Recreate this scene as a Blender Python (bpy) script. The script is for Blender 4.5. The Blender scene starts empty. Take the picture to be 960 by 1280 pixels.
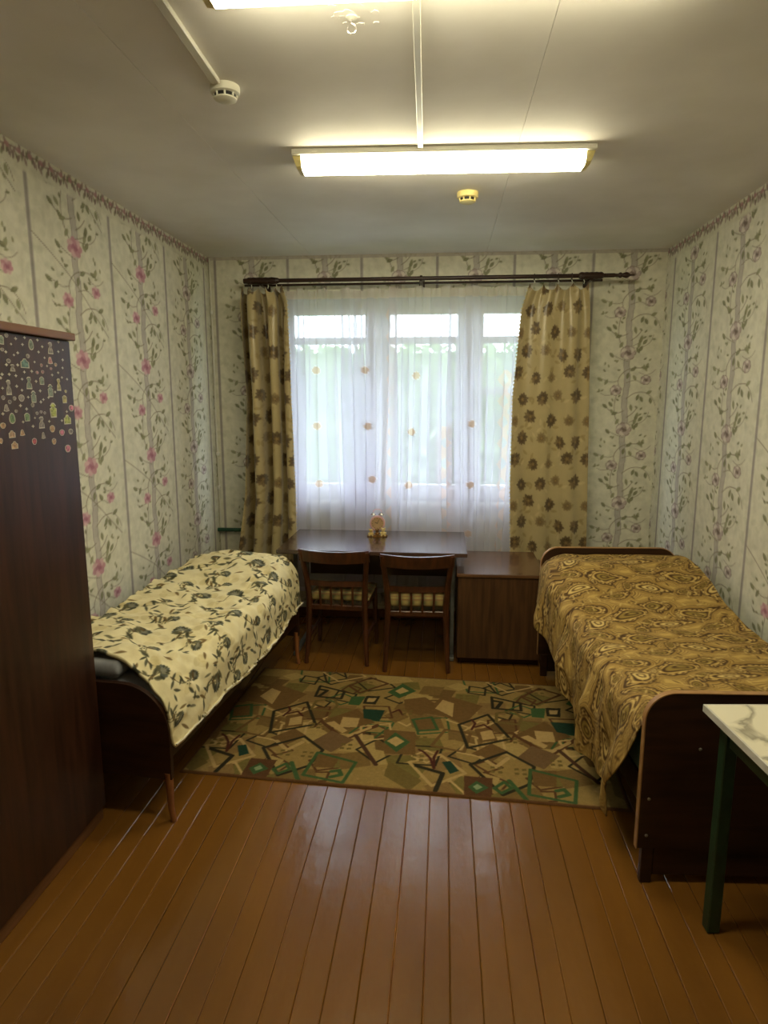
import bpy, bmesh, math, random
import numpy as np
from mathutils import Vector, Matrix

# ------------------------------------------------------------------ camera, world, light, exposure
scene = bpy.context.scene
C = scene.collection
R = math.radians
cam_d = bpy.data.cameras.new('camera')
cam_d.sensor_fit = 'HORIZONTAL'
cam_d.sensor_width = 36.0
cam_d.lens = 36.0 * 820.0 / 960.0
cam_d.clip_start = 0.05
cam = bpy.data.objects.new('camera', cam_d)
C.objects.link(cam)
cam.location = (0, 0, 1.70)
cam.rotation_euler = (R(90 - 9.8245), 0, R(5.1497))
scene.camera = cam

LAMP_POWER = 26.0
DAYLIGHT = 6.0
world = bpy.data.worlds.new('overcast_sky')
scene.world = world
world.use_nodes = True
bgn = world.node_tree.nodes['Background']
bgn.inputs['Color'].default_value = (0.80, 0.87, 1.0, 1)
bgn.inputs['Strength'].default_value = DAYLIGHT

vs = scene.view_settings
vs.view_transform = 'Standard'
vs.look = 'None'
vs.exposure = 0.52
vs.gamma = 1.0
vs.use_curve_mapping = False
scene.cycles.use_denoising = True
scene.cycles.max_bounces = 10
scene.cycles.diffuse_bounces = 7
scene.cycles.transparent_max_bounces = 16
scene.cycles.sample_clamp_indirect = 6.0

# ------------------------------------------------------------------ room size (metres)
XL, XR, YF, YB, H = -1.742, 1.528, 4.93, -0.9, 2.72     # window wall at YF, wall behind the photographer at YB
WX0, WX1, WZ0, WZ1 = -1.24, 0.90, 0.93, 2.42            # window opening
rng = np.random.default_rng(7)
random.seed(7)


# ------------------------------------------------------------------ colour and material helpers
def lin(c):
    a = np.asarray(c, float) / 255.0
    return np.where(a <= 0.04045, a / 12.92, ((a + 0.055) / 1.055) ** 2.4)


def rgba(c):
    return tuple(float(v) for v in lin(c)) + (1.0,)


MATS = {}


def mat(name, col=(128, 128, 128), col2=None, rough=0.5, scale=6.0, stretch=(1, 1, 1), detail=5.0, dist=0.0, bump=0.0,
        bscale=40.0, bstretch=None, metal=0.0, coat=0.0, sheen=0.0, attr=False, attr_noise=0.0, spec=0.5, lo=0.35, hi=0.65):
    """A Principled material with a noise-mixed colour (or the printed colour attribute) and optional noise relief."""
    m = bpy.data.materials.new(name)
    m.use_nodes = True
    nt = m.node_tree
    N, L = nt.nodes, nt.links
    b = N['Principled BSDF']
    b.inputs['Roughness'].default_value = rough
    b.inputs['Metallic'].default_value = metal
    b.inputs['Coat Weight'].default_value = coat
    b.inputs['Sheen Weight'].default_value = sheen
    b.inputs['Specular IOR Level'].default_value = spec
    tc = N.new('ShaderNodeTexCoord')
    if attr:
        at = N.new('ShaderNodeAttribute')
        at.attribute_name = 'print'
        src = at.outputs['Color']
        if attr_noise:
            nz = N.new('ShaderNodeTexNoise')
            nz.inputs['Scale'].default_value = scale
            nz.inputs['Detail'].default_value = detail
            L.new(tc.outputs['Object'], nz.inputs['Vector'])
            mr = N.new('ShaderNodeMapRange')
            mr.inputs['From Min'].default_value = 0.3
            mr.inputs['From Max'].default_value = 0.7
            mr.inputs['To Min'].default_value = 1 - attr_noise
            mr.inputs['To Max'].default_value = 1 + attr_noise
            L.new(nz.outputs['Fac'], mr.inputs['Value'])
            vm = N.new('ShaderNodeVectorMath')
            vm.operation = 'SCALE'
            L.new(src, vm.inputs[0])
            L.new(mr.outputs['Result'], vm.inputs['Scale'])
            src = vm.outputs['Vector']
        L.new(src, b.inputs['Base Color'])
    elif col2 is None:
        b.inputs['Base Color'].default_value = rgba(col)
    else:
        mp = N.new('ShaderNodeMapping')
        mp.inputs['Scale'].default_value = stretch
        L.new(tc.outputs['Object'], mp.inputs['Vector'])
        nz = N.new('ShaderNodeTexNoise')
        nz.inputs['Scale'].default_value = scale
        nz.inputs['Detail'].default_value = detail
        nz.inputs['Distortion'].default_value = dist
        L.new(mp.outputs['Vector'], nz.inputs['Vector'])
        rp = N.new('ShaderNodeValToRGB')
        rp.color_ramp.elements[0].position = lo
        rp.color_ramp.elements[0].color = rgba(col)
        rp.color_ramp.elements[1].position = hi
        rp.color_ramp.elements[1].color = rgba(col2)
        L.new(nz.outputs['Fac'], rp.inputs['Fac'])
        L.new(rp.outputs['Color'], b.inputs['Base Color'])
    if bump:
        mp2 = N.new('ShaderNodeMapping')
        mp2.inputs['Scale'].default_value = bstretch or (1, 1, 1)
        L.new(tc.outputs['Object'], mp2.inputs['Vector'])
        n2 = N.new('ShaderNodeTexNoise')
        n2.inputs['Scale'].default_value = bscale
        n2.inputs['Detail'].default_value = 3
        L.new(mp2.outputs['Vector'], n2.inputs['Vector'])
        bp = N.new('ShaderNodeBump')
        bp.inputs['Strength'].default_value = bump
        bp.inputs['Distance'].default_value = 0.01
        L.new(n2.outputs['Fac'], bp.inputs['Height'])
        L.new(bp.outputs['Normal'], b.inputs['Normal'])
    MATS[name] = m
    return m


def emit_mat(name, col, strength):
    m = bpy.data.materials.new(name)
    m.use_nodes = True
    b = m.node_tree.nodes['Principled BSDF']
    b.inputs['Base Color'].default_value = rgba((230, 225, 205))
    b.inputs['Roughness'].default_value = 0.35
    b.inputs['Emission Color'].default_value = tuple(col) + (1,)
    b.inputs['Emission Strength'].default_value = strength
    return m


# ------------------------------------------------------------------ mesh helpers
def link(name, me, parent=None, loc=None, rotz=0.0):
    o = bpy.data.objects.new(name, me)
    C.objects.link(o)
    if parent is not None:
        o.parent = parent
    if loc is not None:
        o.location = loc
    if rotz:
        o.rotation_euler = (0, 0, rotz)
    return o


def tag(o, label=None, cat=None, group=None, kind=None):
    if label:
        o['label'] = label
    if cat:
        o['category'] = cat
    if group:
        o['group'] = group
    if kind:
        o['kind'] = kind
    return o


def thing(name, label, cat, loc=(0, 0, 0), rotz=0.0, group=None):
    o = bpy.data.objects.new(name, None)
    C.objects.link(o)
    o.empty_display_size = 0.05
    o.location = loc
    o.rotation_euler = (0, 0, rotz)
    return tag(o, label, cat, group)


class MB:
    """Collects boxes, prisms, lathes and tubes; build() links them as one mesh object."""

    def __init__(self):
        self.bm = bmesh.new()

    def box(self, x0, x1, y0, y1, z0, z1, bevel=0.0, seg=1, mi=0):
        vs_ = [self.bm.verts.new((x, y, z)) for z in (z0, z1) for y in (y0, y1) for x in (x0, x1)]
        fs = [self.bm.faces.new([vs_[i] for i in q]) for q in
              ((0, 2, 3, 1), (4, 5, 7, 6), (0, 1, 5, 4), (2, 6, 7, 3), (0, 4, 6, 2), (1, 3, 7, 5))]
        for f in fs:
            f.material_index = mi
        if bevel:
            es = list({e for f in fs for e in f.edges})
            r = bmesh.ops.bevel(self.bm, geom=es, offset=bevel, segments=seg, affect='EDGES', profile=0.5)
            for f in r['faces']:
                f.material_index = mi
        return self

    def prism(self, pts, axis, a, b, bevel=0.0, mi=0, cap_mi=None):
        """Extrude a 2D outline along axis 'x', 'y' or 'z' from a to b."""
        def P(u, v, w):
            return {'x': (w, u, v), 'y': (u, w, v), 'z': (u, v, w)}[axis]
        A = [self.bm.verts.new(P(u, v, a)) for u, v in pts]
        B = [self.bm.verts.new(P(u, v, b)) for u, v in pts]
        n = len(pts)
        f1 = self.bm.faces.new(A)
        f2 = self.bm.faces.new(B[::-1])
        f1.material_index = f2.material_index = mi if cap_mi is None else cap_mi
        for i in range(n):
            self.bm.faces.new((A[i], B[i], B[(i + 1) % n], A[(i + 1) % n])).material_index = mi
        if bevel:
            es = list(f1.edges) + list(f2.edges)
            bmesh.ops.bevel(self.bm, geom=es, offset=bevel, segments=2, affect='EDGES', profile=0.5)
        return self

    def lathe(self, prof, origin=(0, 0, 0), axis='z', n=24, mi=0):
        """Revolve (radius, height) pairs about an axis through origin."""
        ox, oy, oz = origin
        rings = []
        for r, h in prof:
            ring = []
            for k in range(n):
                c, s = math.cos(2 * math.pi * k / n) * max(r, 1e-5), math.sin(2 * math.pi * k / n) * max(r, 1e-5)
                p = {'z': (c, s, h), 'x': (h, c, s), 'y': (c, h, s)}[axis]
                ring.append(self.bm.verts.new((ox + p[0], oy + p[1], oz + p[2])))
            rings.append(ring)
        for a, b in zip(rings, rings[1:]):
            for k in range(n):
                self.bm.faces.new((a[k], a[(k + 1) % n], b[(k + 1) % n], b[k])).material_index = mi
        self.bm.faces.new(rings[0][::-1]).material_index = mi
        self.bm.faces.new(rings[-1]).material_index = mi
        return self

    def tube(self, pts, rad, n=8, mi=0, flat=1.0):
        """Sweep a circle along points; rad is a number or a list."""
        pts = [Vector(p) for p in pts]
        rings = []
        prev = None
        for i, p in enumerate(pts):
            t = (pts[min(i + 1, len(pts) - 1)] - pts[max(i - 1, 0)]).normalized()
            if prev is None:
                up = Vector((0, 0, 1)) if abs(t.z) < 0.9 else Vector((1, 0, 0))
                a = t.cross(up).normalized()
            else:
                a = (prev - t * prev.dot(t)).normalized()
            prev = a
            b = t.cross(a)
            r = rad[i] if isinstance(rad, (list, tuple)) else rad
            rings.append([self.bm.verts.new(p + (a * math.cos(2 * math.pi * k / n) + b * math.sin(2 * math.pi * k / n) * flat) * r)
                          for k in range(n)])
        for A, B in zip(rings, rings[1:]):
            for k in range(n):
                self.bm.faces.new((A[k], A[(k + 1) % n], B[(k + 1) % n], B[k])).material_index = mi
        self.bm.faces.new(rings[0][::-1]).material_index = mi
        self.bm.faces.new(rings[-1]).material_index = mi
        return self

    def bar(self, p, q, w0, w1=None, d0=None, d1=None, mi=0):
        """A square-section bar between two points, tapering from w0 x d0 to w1 x d1."""
        w1 = w0 if w1 is None else w1
        d0 = w0 if d0 is None else d0
        d1 = w1 if d1 is None else d1
        p, q = Vector(p), Vector(q)
        t = (q - p).normalized()
        a = Vector((1, 0, 0)) if abs(t.x) < 0.8 else Vector((0, 0, 1))
        a = (a - t * a.dot(t)).normalized()
        b = t.cross(a)
        rs = []
        for c, w, d in ((p, w0, d0), (q, w1, d1)):
            rs.append([self.bm.verts.new(c + a * (sx * w / 2) + b * (sy * d / 2)) for sx, sy in ((-1, -1), (1, -1), (1, 1), (-1, 1))])
        fs = [self.bm.faces.new(rs[0][::-1]), self.bm.faces.new(rs[1])]
        for k in range(4):
            fs.append(self.bm.faces.new((rs[0][k], rs[0][(k + 1) % 4], rs[1][(k + 1) % 4], rs[1][k])))
        es = list({e for f in fs for e in f.edges})
        r = bmesh.ops.bevel(self.bm, geom=es, offset=min(w0, w1, d0, d1) * 0.18, segments=1, affect='EDGES', profile=0.5)
        for f in list(r['faces']):
            f.material_index = mi
        return self

    def mesh(self, name, mats, smooth=False):
        bmesh.ops.recalc_face_normals(self.bm, faces=self.bm.faces)
        me = bpy.data.meshes.new(name)
        self.bm.to_mesh(me)
        self.bm.free()
        for m in (mats if isinstance(mats, (list, tuple)) else [mats]):
            me.materials.append(m)
        if smooth:
            me.polygons.foreach_set('use_smooth', np.ones(len(me.polygons), bool))
            me.set_sharp_from_angle(angle=R(42))
        return me

    def build(self, name, mats, parent=None, smooth=False, loc=None, rotz=0.0):
        return link(name, self.mesh(name, mats, smooth), parent, loc, rotz)


def copy_tree(o, parent=None):
    c = o.copy()
    C.objects.link(c)
    c.parent = parent
    for ch in list(o.children):
        copy_tree(ch, c)
    return c


def grid_mesh(name, P, col=None, mats=(), keep=None, extra=None, smooth=True, attr2=None):
    """P: (ny, nx, 3) points; col: (ny, nx, 3) sRGB print colours; keep: (ny-1, nx-1) mask of quads; extra: boxes added behind."""
    ny, nx = P.shape[:2]
    V = P.reshape(-1, 3)
    idx = np.arange(ny * nx).reshape(ny, nx)
    Q = np.stack([idx[:-1, :-1], idx[:-1, 1:], idx[1:, 1:], idx[1:, :-1]], -1)
    Q = Q[keep] if keep is not None else Q.reshape(-1, 4)
    n0 = len(V)
    nq0 = len(Q)
    if extra:
        ev, eq = [], []
        for (x0, x1, y0, y1, z0, z1) in extra:
            b = n0 + len(ev)
            ev += [(x, y, z) for z in (z0, z1) for y in (y0, y1) for x in (x0, x1)]
            eq += [[b + i for i in q] for q in ((0, 2, 3, 1), (4, 5, 7, 6), (0, 1, 5, 4), (2, 6, 7, 3), (0, 4, 6, 2), (1, 3, 7, 5))]
        V = np.vstack([V, np.array(ev)])
        Q = np.vstack([Q, np.array(eq)])
    me = bpy.data.meshes.new(name)
    me.vertices.add(len(V))
    me.vertices.foreach_set('co', V.astype(np.float32).ravel())
    me.loops.add(len(Q) * 4)
    me.loops.foreach_set('vertex_index', Q.astype(np.int32).ravel())
    me.polygons.add(len(Q))
    me.polygons.foreach_set('loop_start', np.arange(0, len(Q) * 4, 4, dtype=np.int32))
    mi = np.zeros(len(Q), np.int32)
    mi[nq0:] = 1 if len(mats) > 1 else 0
    me.polygons.foreach_set('material_index', mi)
    sm = np.zeros(len(Q), bool)
    sm[:nq0] = smooth
    me.update(calc_edges=True)
    me.polygons.foreach_set('use_smooth', sm)
    if col is not None:
        a = me.color_attributes.new('print', 'FLOAT_COLOR', 'POINT')
        A = np.ones((len(V), 4), np.float32) * 0.5
        A[:n0, :3] = lin(col.reshape(-1, 3))
        if attr2 is not None:
            A[:n0, 3] = attr2.ravel()
        a.data.foreach_set('color', A.ravel())
    for m in mats:
        me.materials.append(m)
    me.validate()
    return me


# ------------------------------------------------------------------ printing: patterns drawn as numbers, sampled at mesh vertices
class Print:
    def __init__(self, w, h, res, base, wrap=True):
        self.w, self.h, self.res, self.wrap = w, h, res, wrap
        self.nx, self.ny = int(round(w / res)), int(round(h / res))
        self.a = np.ones((self.ny, self.nx, 3)) * np.array(base, float)

    def _apply(self, x0, x1, y0, y1, fn, col, al):
        offs = [(i * self.w, j * self.h) for i in (-1, 0, 1) for j in (-1, 0, 1)] if self.wrap else [(0, 0)]
        for ox, oy in offs:
            i0, i1 = int((x0 + ox) / self.res) - 1, int((x1 + ox) / self.res) + 2
            j0, j1 = int((y0 + oy) / self.res) - 1, int((y1 + oy) / self.res) + 2
            i0, i1, j0, j1 = max(i0, 0), min(i1, self.nx), max(j0, 0), min(j1, self.ny)
            if i0 >= i1 or j0 >= j1:
                continue
            X, Y = np.meshgrid((np.arange(i0, i1) + 0.5) * self.res - ox, (np.arange(j0, j1) + 0.5) * self.res - oy)
            m = np.clip(fn(X, Y), 0, 1)[..., None] * al
            s = self.a[j0:j1, i0:i1]
            s[:] = s * (1 - m) + np.array(col, float) * m

    def leaf(self, x, y, l, w, ang, col, al=1.0, blunt=False):
        c, s = math.cos(ang), math.sin(ang)
        r = max(l, w)
        e = self.res

        def fn(X, Y):
            u = ((X - x) * c + (Y - y) * s) / (l / 2)
            v = (-(X - x) * s + (Y - y) * c)
            half = (w / 2) * (np.sqrt(np.clip(1 - u * u, 0, 1)) if blunt else np.clip(1 - u * u, 0, 1))
            return np.where(np.abs(u) < 1, (half - np.abs(v)) / e + 0.5, 0)
        self._apply(x - r, x + r, y - r, y + r, fn, col, al)

    def ell(self, x, y, a, b, ang, col, al=1.0):
        self.leaf(x, y, 2 * a, 2 * b, ang, col, al, True)

    def ring(self, x, y, r, w, col, al=1.0):
        self._apply(x - r - w, x + r + w, y - r - w, y + r + w,
                    lambda X, Y: (w / 2 - np.abs(np.hypot(X - x, Y - y) - r)) / self.res + 0.5, col, al)

    def line(self, pts, w, col, al=1.0, closed=False):
        pts = list(pts) + ([pts[0]] if closed else [])
        P = np.array(pts, float)

        def fn(X, Y):
            d = np.full(X.shape, 9.0)
            for (ax, ay), (bx, by) in zip(P[:-1], P[1:]):
                L2 = max((bx - ax) ** 2 + (by - ay) ** 2, 1e-12)
                t = np.clip(((X - ax) * (bx - ax) + (Y - ay) * (by - ay)) / L2, 0, 1)
                d = np.minimum(d, np.hypot(X - ax - t * (bx - ax), Y - ay - t * (by - ay)))
            return (w / 2 - d) / self.res + 0.5
        self._apply(P[:, 0].min() - w, P[:, 0].max() + w, P[:, 1].min() - w, P[:, 1].max() + w, fn, col, al)

    def poly(self, pts, col, al=1.0):
        P = np.array(pts, float)

        def fn(X, Y):
            ins = np.zeros(X.shape, bool)
            n = len(P)
            for i in range(n):
                (ax, ay), (bx, by) = P[i], P[(i + 1) % n]
                if ay == by:
                    continue
                cr = ((ay > Y) != (by > Y)) & (X < (bx - ax) * (Y - ay) / (by - ay) + ax)
                ins ^= cr
            return ins.astype(float)
        self._apply(P[:, 0].min(), P[:, 0].max(), P[:, 1].min(), P[:, 1].max(), fn, col, al)

    def blur(self, n):
        for _ in range(n):
            for ax in (0, 1):
                self.a = (np.roll(self.a, 1, ax) + 2 * self.a + np.roll(self.a, -1, ax)) / 4

    def at(self, u, v):
        """Bilinear sample at metric positions."""
        fx, fy = np.asarray(u) / self.res - 0.5, np.asarray(v) / self.res - 0.5
        i, j = np.floor(fx).astype(int), np.floor(fy).astype(int)
        tx, ty = (fx - i)[..., None], (fy - j)[..., None]

        def g(jj, ii):
            if self.wrap:
                return self.a[jj % self.ny, ii % self.nx]
            return self.a[np.clip(jj, 0, self.ny - 1), np.clip(ii, 0, self.nx - 1)]
        return (g(j, i) * (1 - tx) + g(j, i + 1) * tx) * (1 - ty) + (g(j + 1, i) * (1 - tx) + g(j + 1, i + 1) * tx) * ty


def smooth_noise(shape, cells, seed):
    """Smooth value noise on a grid, 0..1, with the given number of cells each way."""
    r = np.random.default_rng(seed)
    cy, cx = cells
    G = r.random((cy + 2, cx + 2))
    y, x = np.linspace(0, cy - 1e-6, shape[0]), np.linspace(0, cx - 1e-6, shape[1])
    j, i = y.astype(int), x.astype(int)
    ty, tx = y - j, x - i
    ty, tx = ty * ty * (3 - 2 * ty), tx * tx * (3 - 2 * tx)
    ty, tx = ty[:, None], tx[None, :]
    a = G[j][:, i] * (1 - tx) + G[j][:, i + 1] * tx
    b = G[j + 1][:, i] * (1 - tx) + G[j + 1][:, i + 1] * tx
    return a * (1 - ty) + b * ty

# ------------------------------------------------------------------ wallpaper print
TP, TV = 0.545, 0.53                       # repeat across and up


def wallpaper_tile(pink, seed):
    r = np.random.default_rng(seed)
    t = Print(TP, TV, 0.0015, (212, 210, 193))
    for _ in range(140):                   # faint mottled plaster look of the paper
        t.ell(r.random() * TP, r.random() * TV, .012 + .02 * r.random(), .008 + .01 * r.random(), r.random() * 3,
              (192, 193, 174) if r.random() < .6 else (214, 213, 198), .35)
    band, thin = (166, 158, 156), (152, 146, 143)
    t.line([(0.0, 0), (0.0, TV)], .019, thin, .95)
    cx = lambda v: TP / 2 + .006 * math.sin(2 * math.pi * v / TV * 2)
    vv = [TV * k / 24 for k in range(25)]
    t.line([(cx(v), v) for v in vv], .038, band, .62)
    for s in (-1, 1):
        t.line([(cx(v) + s * .019 + .003 * math.sin(9 * v / TV * 6.28), v) for v in vv], .004, (140, 133, 128), .8)
    stem, g1, g2 = (120, 110, 94), (112, 112, 86), (138, 137, 108)

    def pt(dx, dy):
        return (TP / 2 + dx * .001408, -dy * .00095 % TV)

    def st(P, w=.0045):
        Q = [(TP / 2 + dx * .001408, TV - dy * .00095) for dx, dy in P]
        # smooth the polyline
        for _ in range(2):
            S = [Q[0]]
            for a, b in zip(Q, Q[1:]):
                S += [(a[0] * .75 + b[0] * .25, a[1] * .75 + b[1] * .25), (a[0] * .25 + b[0] * .75, a[1] * .25 + b[1] * .75)]
            Q = S + [Q[-1]]
        t.line(Q, w, stem, .8)

    def lf(dx, dy, ang, L=.047, W=.022, c=None):
        x, y = pt(dx, dy)
        c = c or (g1 if r.random() < .5 else g2)
        t.leaf(x, y, L, W, R(ang), c, .85)
        t.leaf(x + .002, y + .002, L * .8, W * .35, R(ang), (152, 156, 122), .6)

    st([(-5, 560), (-45, 480), (-55, 400), (-50, 330), (-35, 250), (-45, 190), (-10, 125), (40, 105), (95, 112)])
    st([(5, 330), (40, 290), (75, 282), (112, 290)])
    st([(-5, 420), (-35, 440), (-70, 425), (-100, 385)])
    st([(10, 470), (40, 440), (60, 400)])
    st([(0, 215), (50, 190), (80, 230), (95, 200)], .0035)
    st([(-40, 200), (-75, 215), (-125, 185)], .0035)
    st([(0, 60), (-40, 40), (-75, 15)], .0035)
    st([(0, -40), (40, -60), (60, -85)], .0035)
    st([(105, 290), (135, 325), (150, 380)], .0035)
    for a in ((-80, 15, 130), (58, -88, 75), (62, -30, 60), (48, -18, 120), (-62, -130, 125), (85, 108, 160), (98, 95, 70), (30, 118, 30),
              (5, 165, 80), (40, 180, 120), (-132, 190, 150), (-100, 210, 60), (80, 335, 115), (115, 285, 30), (60, 322, 70), (125, 345, 100),
              (-72, 372, 130), (-50, 440, 20), (62, 455, 80), (52, 500, 70), (80, 480, 50), (-100, 385, 140), (30, 395, 100), (-35, 500, 60)):
        lf(*a)

    def rose(dx, dy, s):
        x, y = pt(dx, dy)
        if pink:
            c1, c2, c3 = (184, 134, 148), (206, 170, 176), (158, 104, 122)
        else:
            c1, c2, c3 = (176, 160, 158), (212, 204, 196), (112, 98, 92)
        for k in range(7):
            a = k * 6.283 / 7 + dx
            t.ell(x + s * .55 * math.cos(a), y + s * .5 * math.sin(a), s * .5, s * .38, a, c2 if k % 2 else c1, .9)
            if not pink:
                t.line([(x + s * .95 * math.cos(a - .35), y + s * .85 * math.sin(a - .35)), (x + s * 1.02 * math.cos(a), y + s * .9 * math.sin(a)),
                        (x + s * .95 * math.cos(a + .35), y + s * .85 * math.sin(a + .35))], .0035, c3, .9)
        for k in range(5):
            a = k * 1.2566 + .4
            t.ell(x + s * .25 * math.cos(a), y + s * .22 * math.sin(a), s * .3, s * .16, a + 1.2, c1 if k % 2 else c3, .7)
        t.ell(x, y, s * .2, s * .16, 0, c3, .9)
    for q in range(26):
        dx, dy = [(-60, 300), (70, 140), (-90, 120), (100, 420), (-110, 300), (60, 380), (-60, 90), (110, 60)][q % 8]
        lf(dx + 60 * (r.random() - .5), dy + 90 * (r.random() - .5), r.random() * 180, .026, .012)
    st([(60, 140), (90, 160), (120, 150), (140, 120)], .003)
    st([(-60, 300), (-100, 310), (-125, 290)], .003)
    st([(20, 520), (70, 520), (110, 480), (120, 430)], .003)
    rose(0, 0, .05 if pink else .054)
    rose(95, 195, .032 if pink else .036)
    rose(-50, 270, .036 if pink else .04)
    st([(150, 420), (90, 330), (40, 250), (-20, 160), (-120, 60), (-190, 0)], .004) if pink else None
    t.blur(2)
    return t


TILE_PINK = wallpaper_tile(True, 3)
TILE_PALE = wallpaper_tile(False, 4)  # same paper with the window glare's washing-out painted into the rose colours


def frieze(col, U, Z, z0=2.645):
    """Hanging sprigs printed along the top of the paper."""
    t = Print(0.30, 0.12, 0.0015, (205, 203, 186))
    r = np.random.default_rng(11)
    t.line([(0, .09), (.08, .075), (.15, .09), (.22, .078), (.30, .09)], .006, (140, 122, 118), .9)
    for k in range(26):
        x = .30 * k / 26
        y = .05 + .05 * r.random()
        t.leaf(x, y, .038, .016, R(-90 + 70 * (r.random() - .5)), [(128, 108, 106), (146, 126, 122), (120, 116, 96)][k % 3], .85)
    for k in range(4):
        t.ell(.04 + .075 * k, .085, .016, .012, 0, (168, 126, 132), .8)
    t.blur(2)
    m = Z > z0 - .02
    v = np.clip(Z - (H - .11), 0, .119)
    c2 = t.at(U, v)
    w = np.clip((Z - (H - .105)) / .02, 0, 1)[..., None] * m[..., None]
    return col * (1 - w) + c2 * w


def axis_coords(a, b, fine_a, fine_b, fine, coarse):
    segs = []
    if fine_a > a:
        segs.append(np.arange(a, fine_a, coarse))
    segs.append(np.arange(fine_a, fine_b, fine))
    if fine_b < b:
        segs.append(np.arange(fine_b, b, coarse))
    v = np.concatenate(segs)
    return np.append(v[v < b - 1e-4], b)


M_wallpaper = mat('printed_wallpaper', attr=True, attr_noise=0.09, scale=22, detail=8, rough=0.75, bump=0.12, bscale=60, spec=0.25)
M_plaster = mat('plaster', (196, 190, 176), (184, 178, 164), rough=0.8)
M_ceiling = mat('ceiling_paint', (230, 227, 222), (210, 206, 199), rough=0.7, scale=1.3, detail=6, bump=0.2, bscale=9, spec=0.2)
M_white = mat('white_gloss_paint', (222, 222, 214), (208, 208, 200), rough=0.35)
M_floorpaint = mat('brown_floor_paint', (124, 83, 32), (106, 69, 24), rough=0.22, scale=3, stretch=(1, .35, 1), detail=6, bump=0.3, bscale=11,
                   bstretch=(1.4, .5, 1), coat=0.15, spec=0.5)
M_floorworn = mat('worn_plank_edge', (152, 102, 48), (120, 72, 26), rough=0.3, scale=30, stretch=(1, .1, 1), lo=.4, hi=.6)
M_dark = mat('dark_gap', (70, 42, 18), rough=0.9)


def wall_side(name, x, outer, y_axis_fine, col_fn):
    ys = axis_coords(YB, YF, y_axis_fine, YF, .0075, .06)
    zs = axis_coords(0, H, .3, H, .0055, .06)
    Y, Z = np.meshgrid(ys, zs)
    P = np.stack([np.full_like(Y, x), Y, Z], -1)
    col = col_fn(Y, Z)
    x0, x1 = (x - .2, x - .004) if outer < 0 else (x + .004, x + .2)
    me = grid_mesh(name, P, col, (M_wallpaper, M_plaster), extra=[(x0, x1, YB - .2, YF + .25, -.1, H + .1)])
    return tag(link(name, me), kind='structure')


def col_left(Y, Z):
    u = (Y - 3.11) * (TP / .685) + TP / 2
    v = (Z - 1.366) * (TV / .517)
    pinkc, pale = TILE_PINK.at(u, v), TILE_PALE.at(u, v)
    w = np.clip((Y - 4.12) / .03, 0, 1)[..., None]  # painted glare: roses switch to the washed-out tile towards the window
    return frieze(pinkc * (1 - w) + pale * w, Y, Z)


def col_right(Y, Z):
    u = (3.73 - Y) * (TP / .69) + TP / 2
    v = (Z - 1.51) * (TV / .54)
    pinkc, pale = TILE_PINK.at(u, v), TILE_PALE.at(u, v)
    w = np.clip((Y - 3.36) / .03, 0, 1)[..., None]  # washed-out tile nearer the window, its glare put into the colour
    return frieze(pinkc * (1 - w) + pale * w, Y, Z)


def col_front(X, Z):
    u = (X - 1.30) + TP / 2
    v = (Z - 1.478) * (TV / .541)
    c = TILE_PALE.at(u, v)
    w = ((Z > H - .025)[..., None]) * .8
    return c * (1 - w) + np.array((176, 168, 158)) * w


wall_left = wall_side('wall_left', XL, -1, 1.7, col_left)
wall_right = wall_side('wall_right', XR, 1, 2.3, col_right)

xs = np.unique(np.concatenate([np.arange(XL, XR, .006), [WX0, WX1, XR]]))
zs = np.unique(np.concatenate([np.arange(0, H, .006), [WZ0, WZ1, H]]))
X, Z = np.meshgrid(xs, zs)
xm, zm = (xs[:-1] + xs[1:]) / 2, (zs[:-1] + zs[1:]) / 2
keep = ~((xm[None, :] > WX0) & (xm[None, :] < WX1) & (zm[:, None] > WZ0) & (zm[:, None] < WZ1))
me = grid_mesh('wall_front', np.stack([X, np.full_like(X, YF), Z], -1), col_front(X, Z), (M_wallpaper, M_plaster), keep=keep,
               extra=[(XL - .2, WX0, YF + .004, YF + .26, -.1, H + .1), (WX1, XR + .2, YF + .004, YF + .26, -.1, H + .1),
                      (WX0, WX1, YF + .004, YF + .26, -.1, WZ0), (WX0, WX1, YF + .004, YF + .26, WZ1, H + .1)])
wall_front = tag(link('wall_front', me), kind='structure')

ys2 = np.arange(XL, XR + .05, .05)
X, Z = np.meshgrid(np.clip(ys2, XL, XR), np.arange(0, H + .05, .05).clip(0, H))
me = grid_mesh('wall_rear', np.stack([X, np.full_like(X, YB), Z], -1), col_front(X, Z), (M_wallpaper, M_plaster),
               extra=[(XL - .2, XR + .2, YB - .2, YB - .004, -.1, H + .1)])
tag(link('wall_rear', me), kind='structure')

# floor: painted planks running towards the window
floor = tag(MB().box(XL - .2, XR + .2, YB - .2, YF + .26, -.14, -.022).build('floor', M_dark), kind='structure')
x = XL
k = 0
while x < XR - .01:
    w = .074 + .022 * rng.random()
    x1 = min(x + w, XR)
    zt = -.0016 * rng.random()
    g = .0005
    b = MB()
    prof = [(x + g, -.022), (x1 - g, -.022), (x1 - g, zt - .0022), (x1 - g - .0028, zt), (x + g + .0028, zt), (x + g, zt - .0022)]
    b.prism(prof, 'y', YB, YF - .012)
    o = b.build('plank', [M_floorpaint, M_floorworn], floor)
    for p in o.data.polygons:               # the sanded arris of each board shows as a worn line here and there
        n = p.normal
        if .2 < abs(n.x) < .95 and n.z > .2 and rng.random() < .3:
            p.material_index = 1
    x = x1
    k += 1

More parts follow.
